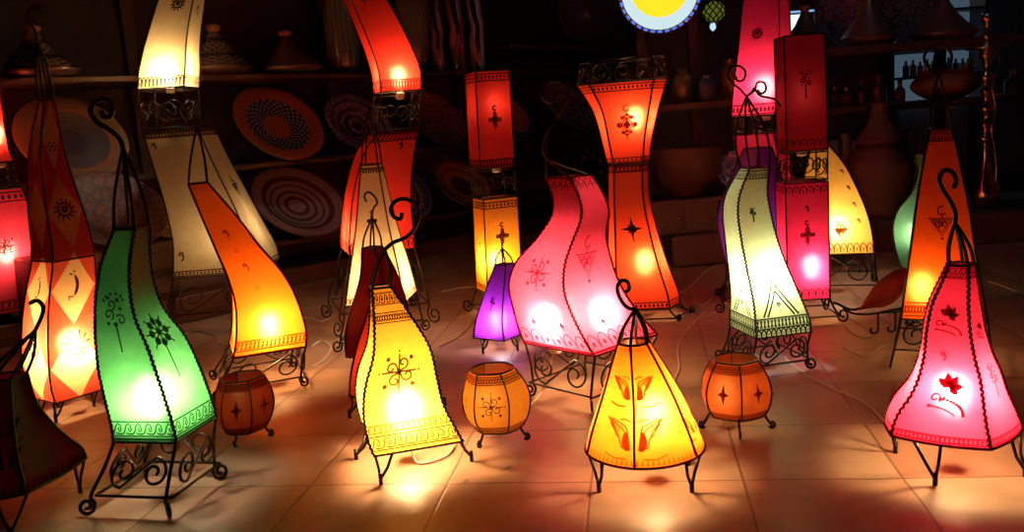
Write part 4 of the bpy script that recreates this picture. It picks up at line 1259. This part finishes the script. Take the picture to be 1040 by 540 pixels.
# ---- right-hand shelves
METAL = simple('tarnished_brass', (.75, .5, .38), .2, 1.0, .3, 20, .1)
YR = 5.95
root = thing('shelf_unit', 'dark wooden shelf unit crowded with pots along the right background', 'shelf', (2.3, YR + .2, 0), None)
xL, xR = at(662, 104, YR).x, 4.35
z1 = at(860, 47, YR).z; z2 = at(860, 108, YR).z; z3 = at(700, 104, YR).z; zp = .2
xm = at(845, 50, YR).x
for (a, b, z, t) in ((xm - .35, xR, z1, .06), (xm - .35, xR, z2, .05), (xL, xm - .35, z3, .05)):
    mb = MB(); mb.box(((a + b) / 2, YR + .28, z - t / 2), (b - a, .58, t), 0, 0, .006); mb.build('shelf_board', WOOD, root, smooth=False)
mb = MB(); mb.box(((xL + xR) / 2, YR - .02, zp / 2), (xR - xL, 1.0, zp), 0, 0, .01); mb.build('plinth', simple('worn_dark_step', (.09, .05, .045), .6, 0, .3, 6), root, smooth=False)
for x_ in (xL + .03, at(725, 150, YR).x, xm - .35, at(972, 60, YR + .3).x, xR - .05):
    mb = MB(); mb.box((x_, YR + .54, 1.25), (.06, .06, 2.1), 0, 0, .006); mb.build('upright', WOOD, root, smooth=False)

# far room behind the right shelves: pale wall, a lit glass case of bottles, a lit window
mb = MB(); mb.box((at(1000, 60, 7.6).x, 7.6, 1.5), (1.5, .06, 3.0)); o = mb.build('partition_panel', simple('grey_plaster', (.22, .18, .19), .8, 0, .15, 4), smooth=False); struct(o)
r = thing('display_case', 'lit glass case of small coloured bottles seen through the right shelves', 'case', tuple(at(950, 60, 7.2)[:2]) + (0,))
c = at(950, 45, 7.25)
BT = []
mb = MB(); mb.box((c.x, 7.45, c.z), (.75, .03, .95)); mb.build('lit_back_panel', emit('lit_case_back', (.35, .55, .8), .13), r, smooth=False)
for zz in (at(950, 76, 7.25).z, at(950, 44, 7.25).z, at(950, 10, 7.25).z):
    mb = MB(); mb.box((c.x, 7.3, zz - .01), (.75, .22, .02)); mb.build('case_shelf', WOOD, r, smooth=False)
for xx in (c.x - .38, c.x + .38):
    mb = MB(); mb.box((xx, 7.3, c.z / 2 + .25), (.03, .24, c.z + .5)); mb.build('side_post', WOOD, r, smooth=False)
mb = MB(); mb.box((c.x, 7.22, c.z + .45), (.6, .03, .02)); mb.build('light_strip', emit('strip_light', (.7, .9, 1), 9), r, smooth=False)
bcols = [(.6, .35, .02), (.5, .5, .4), (.05, .2, .6), (.1, .4, .35), (.6, .1, .1), (.6, .6, .65), (.02, .1, .5), (.45, .4, .05)]
for row, (yy, h0) in enumerate(((76, .16), (44, .17))):
    for i in range(10):
        b = at(920 + 7.2 * i, yy, 7.25); b.z = at(950, yy, 7.25).z + .0005
        h = h0 * random.uniform(.7, 1.0); rr = .026
        mb = MB(); mb.lathe([(rr, 0), (rr, h * .68), (rr * .4, h * .75), (rr * .4, h), (.001, h)], Matrix.Translation(b), 10)
        o = mb.build('bottle', simple('bottle_glass', random.choice(bcols), .2, 0, .1, 30, coat=.5)); center_origin(o)
        tag(o, ['small coloured bottle on the lower shelf of the lit case', 'small coloured bottle on the upper shelf of the lit case'][row], 'bottle', ['bottles on the lower case shelf', 'bottles on the upper case shelf'][row])
r = thing('lit_screen', 'small bright white screen above the dark crimson square lamp', 'screen', tuple(at(806, 30, 6.42)))
c = at(808, 23, 6.42); mb = MB(); mb.box(c, (.16, .02, .11), 0, 0, .005); mb.build('screen', emit('screen_light', (.75, .95, 1), 1.3), r, smooth=False)
mb = MB(); mb.box(c + Vector((0, .03, 0)), (.2, .04, .15), 0, 0, .01); mb.build('screen_case', DARKCLAY, r, smooth=False)
c = at(808, 12, 6.42); mb = MB(); mb.box(c, (.26, .02, .012)); mb.build('light_bar', emit('bar_light', (.3, .6, 1), .8), r, smooth=False)
mb = MB(); mb.box((c.x, c.y + .05, (z1 + c.z) / 2), (.05, .03, c.z - z1 - .004)); mb.build('stand', DARKCLAY, r, smooth=False)

tagine('dark glazed tagine standing behind the crimson square column', (818, 46), 27, 2, YR + .15, False, DARKCLAY)
tagine('dark brown tagine with plain lid right of the crimson column', (882, 46), 29, -12, YR + .15, False, simple('brown_lid', (.13, .07, .05), .4, coat=.4), (.4, .08, .05))
tagine('wide dark tagine left of the hookah on the top right shelf', (958, 40), 34, -6, YR + .15, False, simple('dull_brown_lid', (.10, .06, .05), .4, coat=.4), (.1, .06, .05))
for (px, py, rp, c_, lb) in ((860, 3, 34, (.30, .13, .20), 'pinkish crackled plate high at right, above the brown tagine'), (922, -4, 34, (.34, .18, .20), 'rosy crackled plate at the top edge, between two tagines')):
    p = at(px, py, YR + .47); Rr = rp * dep(p) / F_PX; p.z = z1 + Rr + .004
    plate(lb, p, Rr, ring_mat('crackled_glaze', Rr, [(0, c_), (.9, tuple(q * .7 for q in c_))], crack=(14, (.12, .05, .07), .05)), nrm=(-.05, -1, .06), depth=.08, group='crackled plates high on the right shelves')
vase('broad brown clay pot on the right shelf above the orange pyramid lamp', (960, 110), [(110, 17), (104, 27), (97, 33), (90, 30), (85, 24), (82, 29)], CLAY, YR + .22, ztop=z2, name='pot', cat='pot', group=None)
ZK = at(697, 199, YR - .28).z
r = thing('low_cabinet', 'low dark cabinet with panelled doors behind the hourglass lamp', 'cabinet', (at(700, 200, YR - .3).x, YR - .3, zp))
xa, xb = at(655, 200, YR - .3).x, at(752, 200, YR - .3).x
mb = MB(); mb.box(((xa + xb) / 2, YR - .25, (zp + ZK) / 2 + .001), (xb - xa, .44, ZK - zp - .002), 0, 0, .008); mb.build('body', WOOD, r, smooth=False)
for i in range(3):
    w3 = (xb - xa) / 3; cx = xa + w3 * (i + .5)
    mb = MB(); mb.box((cx, YR - .478, (zp + ZK) / 2), (w3 * .86, .015, (ZK - zp) * .8), 0, 0, .004); mb.box((cx, YR - .487, (zp + ZK) / 2), (w3 * .5, .01, (ZK - zp) * .45), 0, 0, .003)
    dr = mb.build('door', WOOD, r, smooth=False)
    mb = MB(); mb.lathe([(.006, 0), (.006, .012), (.014, .018), (.014, .026), (.004, .032)], Matrix.Translation((cx + w3 * .34, YR - .484, (zp + ZK) / 2)) @ Matrix.Rotation(R(90), 4, 'X'), 12)
    mb.build('handle', METAL, r).parent = dr
vase('wide dark brown clay bowl behind the hourglass lamp', (699, 199), [(199, 14), (195, 17), (186, 25), (174, 31), (162, 34), (153, 34), (150, 35)], simple('brown_bowl_clay', (.07, .03, .02), .5, 0, .3, 14, .2), YR - .25, ztop=ZK, name='bowl', cat='bowl', group=None)
plate('blue patterned plate left of the caged lamp top', Vector((at(750, 178, YR - .2).x, YR - .2, ZK + .14)), .14, ring_mat('blue_glaze', .17, [(0, (.10, .12, .28)), (.5, (.2, .2, .38)), (.6, (.08, .09, .24)), (.85, (.2, .2, .35))], crack=(14, (.3, .3, .4), .05)), nrm=(-.3, -1, .5), group=None)
vase('tall tiered clay urn left of the mint green lamp', (893, 232), [(232, 24), (215, 29), (195, 33), (180, 32), (168, 24), (160, 17), (158, 22), (150, 19), (138, 11), (122, 9), (118, 13)], simple('mauve_clay', (.10, .048, .052), .6, 0, .2, 20, .2), YR - .28, ztop=zp, name='urn', cat='urn', group=None)
# jars and small things on the boards
jars = [(694, 101, 11, 34, (.20, .14, .03), 'square-shouldered olive jar on the shelf right of the hourglass lamp'), (718, 101, 10, 26, (.06, .09, .2), 'squat dark blue pot beside the olive jar'),
        (742, 100, 9, 40, (.30, .10, .04), 'orange clay jar left of the crimson two-tier lamp')]
for (px, py, hw, h, c_, lb) in jars:
    b = at(px, py, YR + .1); 
    vase(lb, (px, py), [(py, hw * .8), (py - h * .3, hw), (py - h * .7, hw * .9), (py - h * .88, hw * .5), (py - h, hw * .6)], simple('jar_glaze', c_, .25, 0, .3, 14, coat=.5), YR + .25, ztop=z3, name='jar', cat='jar', group='jars on the right shelves')
for i, (px, hw, h, c_, lb) in enumerate([(848, 5, 20, (.12, .12, .16), 'slim grey bottle, leftmost below the right shelf board'), (860, 6, 19, (.30, .2, .16), 'pale beige canister beside the slim grey bottle'), (876, 7, 26, (.07, .05, .05), 'dark figure-shaped bottle left of the tiered urn top'),
                                      (893, 7, 30, (.16, .07, .08), 'reddish long-necked bottle above the tiered urn'), (914, 5, 22, (.28, .12, .04), 'orange-brown bottle above the mint green lamp'), (1030, 9, 24, (.12, .07, .06), 'dark brown jar right of the hookah')]):
    y0 = 108 - (px - 860) * .075
    vase(lb, (px, y0), [(y0, hw), (y0 - h * .5, hw), (y0 - h * .7, hw * .45), (y0 - h, hw * .5)], simple('small_bottle_glaze', c_, .25, 0, .3, 14, coat=.5), YR + .25, ztop=z2, name='bottle', cat='bottle', group='bottles and jars on the right shelves')
for i in range(9):
    px = 846 + i * 9.5
    h = [.2, .24, .19, .22, .26, .2, .23, .18, .22][i]
    b = at(px, 160, YR + .15)
    c_ = [(.05, .08, .12), (.2, .12, .1), (.08, .05, .05), (.04, .05, .05), (.14, .09, .06), (.05, .04, .06), (.1, .06, .05), (.04, .06, .08), (.1, .05, .04)][i]
    mb = MB(); bz = z2 - .4185
    mb.box((b.x, YR + .15, bz + h / 2), (.052, .16, h), 0, 0, .006)
    o = mb.build('book', simple('book_cover', c_, .6)); o['_'] = 1; center_origin(o); del o['_']
    tag(o, 'thin upright book in the dim row left of the orange pyramid lamp', 'book', 'dim books below the right shelf')
mb = MB(); mb.box(((at(840, 160, YR).x + at(945, 160, YR).x) / 2, YR + .2, z2 - .435), (at(945, 160, YR).x - at(840, 160, YR).x + .2, .4, .03), 0, 0, .004); mb.build('shelf_board', WOOD, root, smooth=False)

# ---- hookah
p = at(1000, 214, YR - .28); p.z = zp + .001
r = thing('hookah', 'tall shiny metal hookah standing on the step at the far right', 'hookah', tuple(p))
k = (YR - .28) / F_PX
def hk(name, prof, mat=METAL):
    y0 = 214
    mb = MB(); mb.lathe([(max(.001, hw * k), (y0 - y) * k) for y, hw in prof], Matrix.Translation(p), 24); return mb.build(name, mat, r)
hk('water_vase', [(214, 9), (212, 13), (200, 14), (190, 12), (178, 7), (165, 4.5), (150, 4.5), (146, 6)], simple('dark_metal_vase', (.35, .25, .2), .2, .9, .3, 20))
hk('stem', [(147, 6), (144, 8), (140, 5), (136, 3), (130, 6), (126, 3), (121, 2.5), (116, 6), (112, 7), (108, 3), (104, 2.5), (99, 5), (96, 6), (92, 3), (88, 3), (84, 8), (80, 7), (76, 3), (70, 3), (64, 7), (60, 8), (56, 5)])
hk('tray', [(57, 6), (55, 19), (53.5, 20), (52.5, 19), (54, 5)])
hk('bowl_head', [(53, 4), (46, 3), (42, 6), (38, 3), (32, 3), (28, 6), (22, 7), (21, 5)])
mb = MB(); hp = [(1009, 48), (1016, 60), (1013, 75), (1008, 90), (1011, 110), (1007, 130), (1010, 150), (1012, 175), (1009, 200)]
mb.tube(catmull([at(x_, y_, YR - .33) for x_, y_ in hp], 5), .006, 6); mb.build('hose', METAL, r)

# ---- fallen gored shade and its base
Y = gp(905, 338).y
r = thing('leather_lamp', 'small toppled leaf-shaped maroon and brown leather lamp on iron curls', 'lamp', tuple(gp(905, 338)), G_TABLE)
ax = [(868, 315), (876, 312), (886, 306), (896, 300), (906, 290), (914, 280), (919, 272)]; ra = [1, 2.5, 8, 13, 13, 9, 2]
path = [at(x_, y_, Y) for x_, y_ in ax]; k = Y / F_PX
mb = MB(); mb.tube(catmull(path, 4), [q * k for q in [v.x for v in catmull([Vector((a, 0, 0)) for a in ra], 4)]], 8)
for i in range(len(mb.f)): mb.m[i] = (i % 8) % 2
mb.build('shade', [leather('maroon_gore', (.5, .06, .06)), leather('brown_gore', (.55, .22, .08))], r, smooth='sharp')
mb = MB()
mb.tube(catmull([at(x_, y_, Y) for x_, y_ in [(846, 307), (852, 309), (860, 313), (868, 314), (880, 311)]], 5), .006, 6)
mb.tube(catmull([at(x_, y_, Y) for x_, y_ in [(856, 312), (866, 318), (878, 319), (890, 318)]], 5), .005, 6)
mb.build('top_hook', IRON, r)
for x_ in (890, 910, 925):
    mb = MB(); f = gp(x_, 338 if x_ < 920 else 330); f.y = Y if x_ < 920 else Y + .08; f.z = 0
    mb.tube([f + Vector((0, 0, .09))] + [f + Vector((0, 0, .03))] + [f + Vector((-.016 + .016 * math.cos(q), 0, .018 + .013 * math.sin(q))) for q in [-i * .5 for i in range(9)]], .0045, 6); mb.build('leg', IRON, r)
mb = MB(); f = gp(908, 338); mb.tube([Vector((gp(888, 338).x, Y, .09)), Vector((gp(912, 338).x, Y, .09)), Vector((gp(925, 330).x, Y + .08, .09)), Vector((gp(888, 338).x, Y, .09))], .0045, 6)
mb.tube([Vector((gp(895, 338).x, Y, .09)), at(895, 316, Y)], .004, 6); mb.build('base_ring', IRON, r)

# ---- loose cables on the tiles
CAB = [('pale cable looping from behind the hourglass lamp to the pale green lamp', [(664, 276), (672, 288), (684, 298), (700, 292), (716, 276), (732, 268)]),
       ('pale cable in a loose arc under the violet lamp', [(690, 300), (702, 318), (716, 322), (730, 314), (742, 300), (738, 290)]),
       ('thin cable trailing down the tiles right of the hourglass lamp', [(716, 316), (704, 328), (694, 340), (688, 356), (690, 372), (684, 388)]),
       ('pale cable crossing the tiles right of the red two-tier lamp', [(448, 296), (470, 292), (498, 290), (512, 285)]),
       ('thin cable on the tiles left of the square column lamp', [(446, 352), (462, 344), (474, 334), (480, 326)]),
       ('pale cable lying beneath the cream two-tier lamp', [(180, 344), (196, 336), (216, 340), (224, 350)]),
       ('pale cable crossing the floor at the right edge, upper', [(1004, 286), (1018, 290), (1030, 295), (1046, 300)]),
       ('pale cable crossing the floor at the right edge, lower', [(1004, 306), (1018, 304), (1030, 298), (1046, 290)]),
       ('thin cable on the tiles behind the toppled lamp', [(856, 352), (880, 362), (895, 352), (905, 350)]),
       ('thin coiled cable on the tiles close behind the hourglass lamp foot', [(704, 306), (712, 310), (720, 306), (724, 300)]),
       ('pale cable on the tiles between the crimson column and the toppled lamp', [(858, 330), (868, 340), (884, 342), (876, 330), (862, 322)]),
       ('thin cable snaking across the tiles left of the narrow cream lamp', [(300, 330), (312, 322), (326, 326), (340, 320)]),
       ('thin cable between the orange lamp and the narrow cream lamp', [(316, 352), (326, 346), (336, 352), (330, 364), (318, 372)])]
for lb, pts in CAB:
    mb = MB(); mb.tube(catmull([gp(x_, y_, .0035) for x_, y_ in pts], 6), .0034, 6)
    o = mb.build('power_cord', CORD); center_origin(o); tag(o, lb, 'cord', 'loose cables on the tiles')

# ---- small hanging lantern beside the crimson lamp
Y = 6.6; p = at(725, 12, Y); k = dep(p) / F_PX
r = thing('hanging_lantern', 'small hanging lantern of green glass left of the crimson lamp top', 'lantern', tuple(p))
mb = MB(); mb.lathe([(4 * k, -11 * k), (10 * k, -6 * k), (12 * k, 0), (10 * k, 6 * k), (4 * k, 11 * k)], Matrix.Translation(p), 14); mb.build('green_glass', emit('lit_green_glass', (.25, .30, .03), .35), r)
mb = MB()
for j in range(10):
    a = j * PI / 5
    for sg_ in (1, -1): mb.tube([p + Vector(((q[0] + .4) * k * math.cos(a + sg_ * q[1] * .08), (q[0] + .4) * k * math.sin(a + sg_ * q[1] * .08), q[1] * k)) for q in [(4, -11), (7.8, -8.2), (10.3, -5), (12, 0), (10.3, 5), (7.8, 8.2), (4, 11)]], .005, 5)
mb.build('lattice', IRON, r)
mb = MB(); mb.tube([p + Vector((0, 0, 10 * k)), Vector((p.x, p.y, 3.2))], .005, 6); mb.build('chain', IRON, r)
mb = MB(); mb.lathe([(.5 * k, -4.5 * k), (3 * k, -2 * k), (3.2 * k, 1 * k), (1.5 * k, 4 * k)], Matrix.Translation(at(724, 27, Y)), 12); mb.build('glowing_drop', emit('lit_drop', (.55, .8, 1), 1.0), r)

for o in bpy.data.objects:
    if '_o' in o: del o['_o']
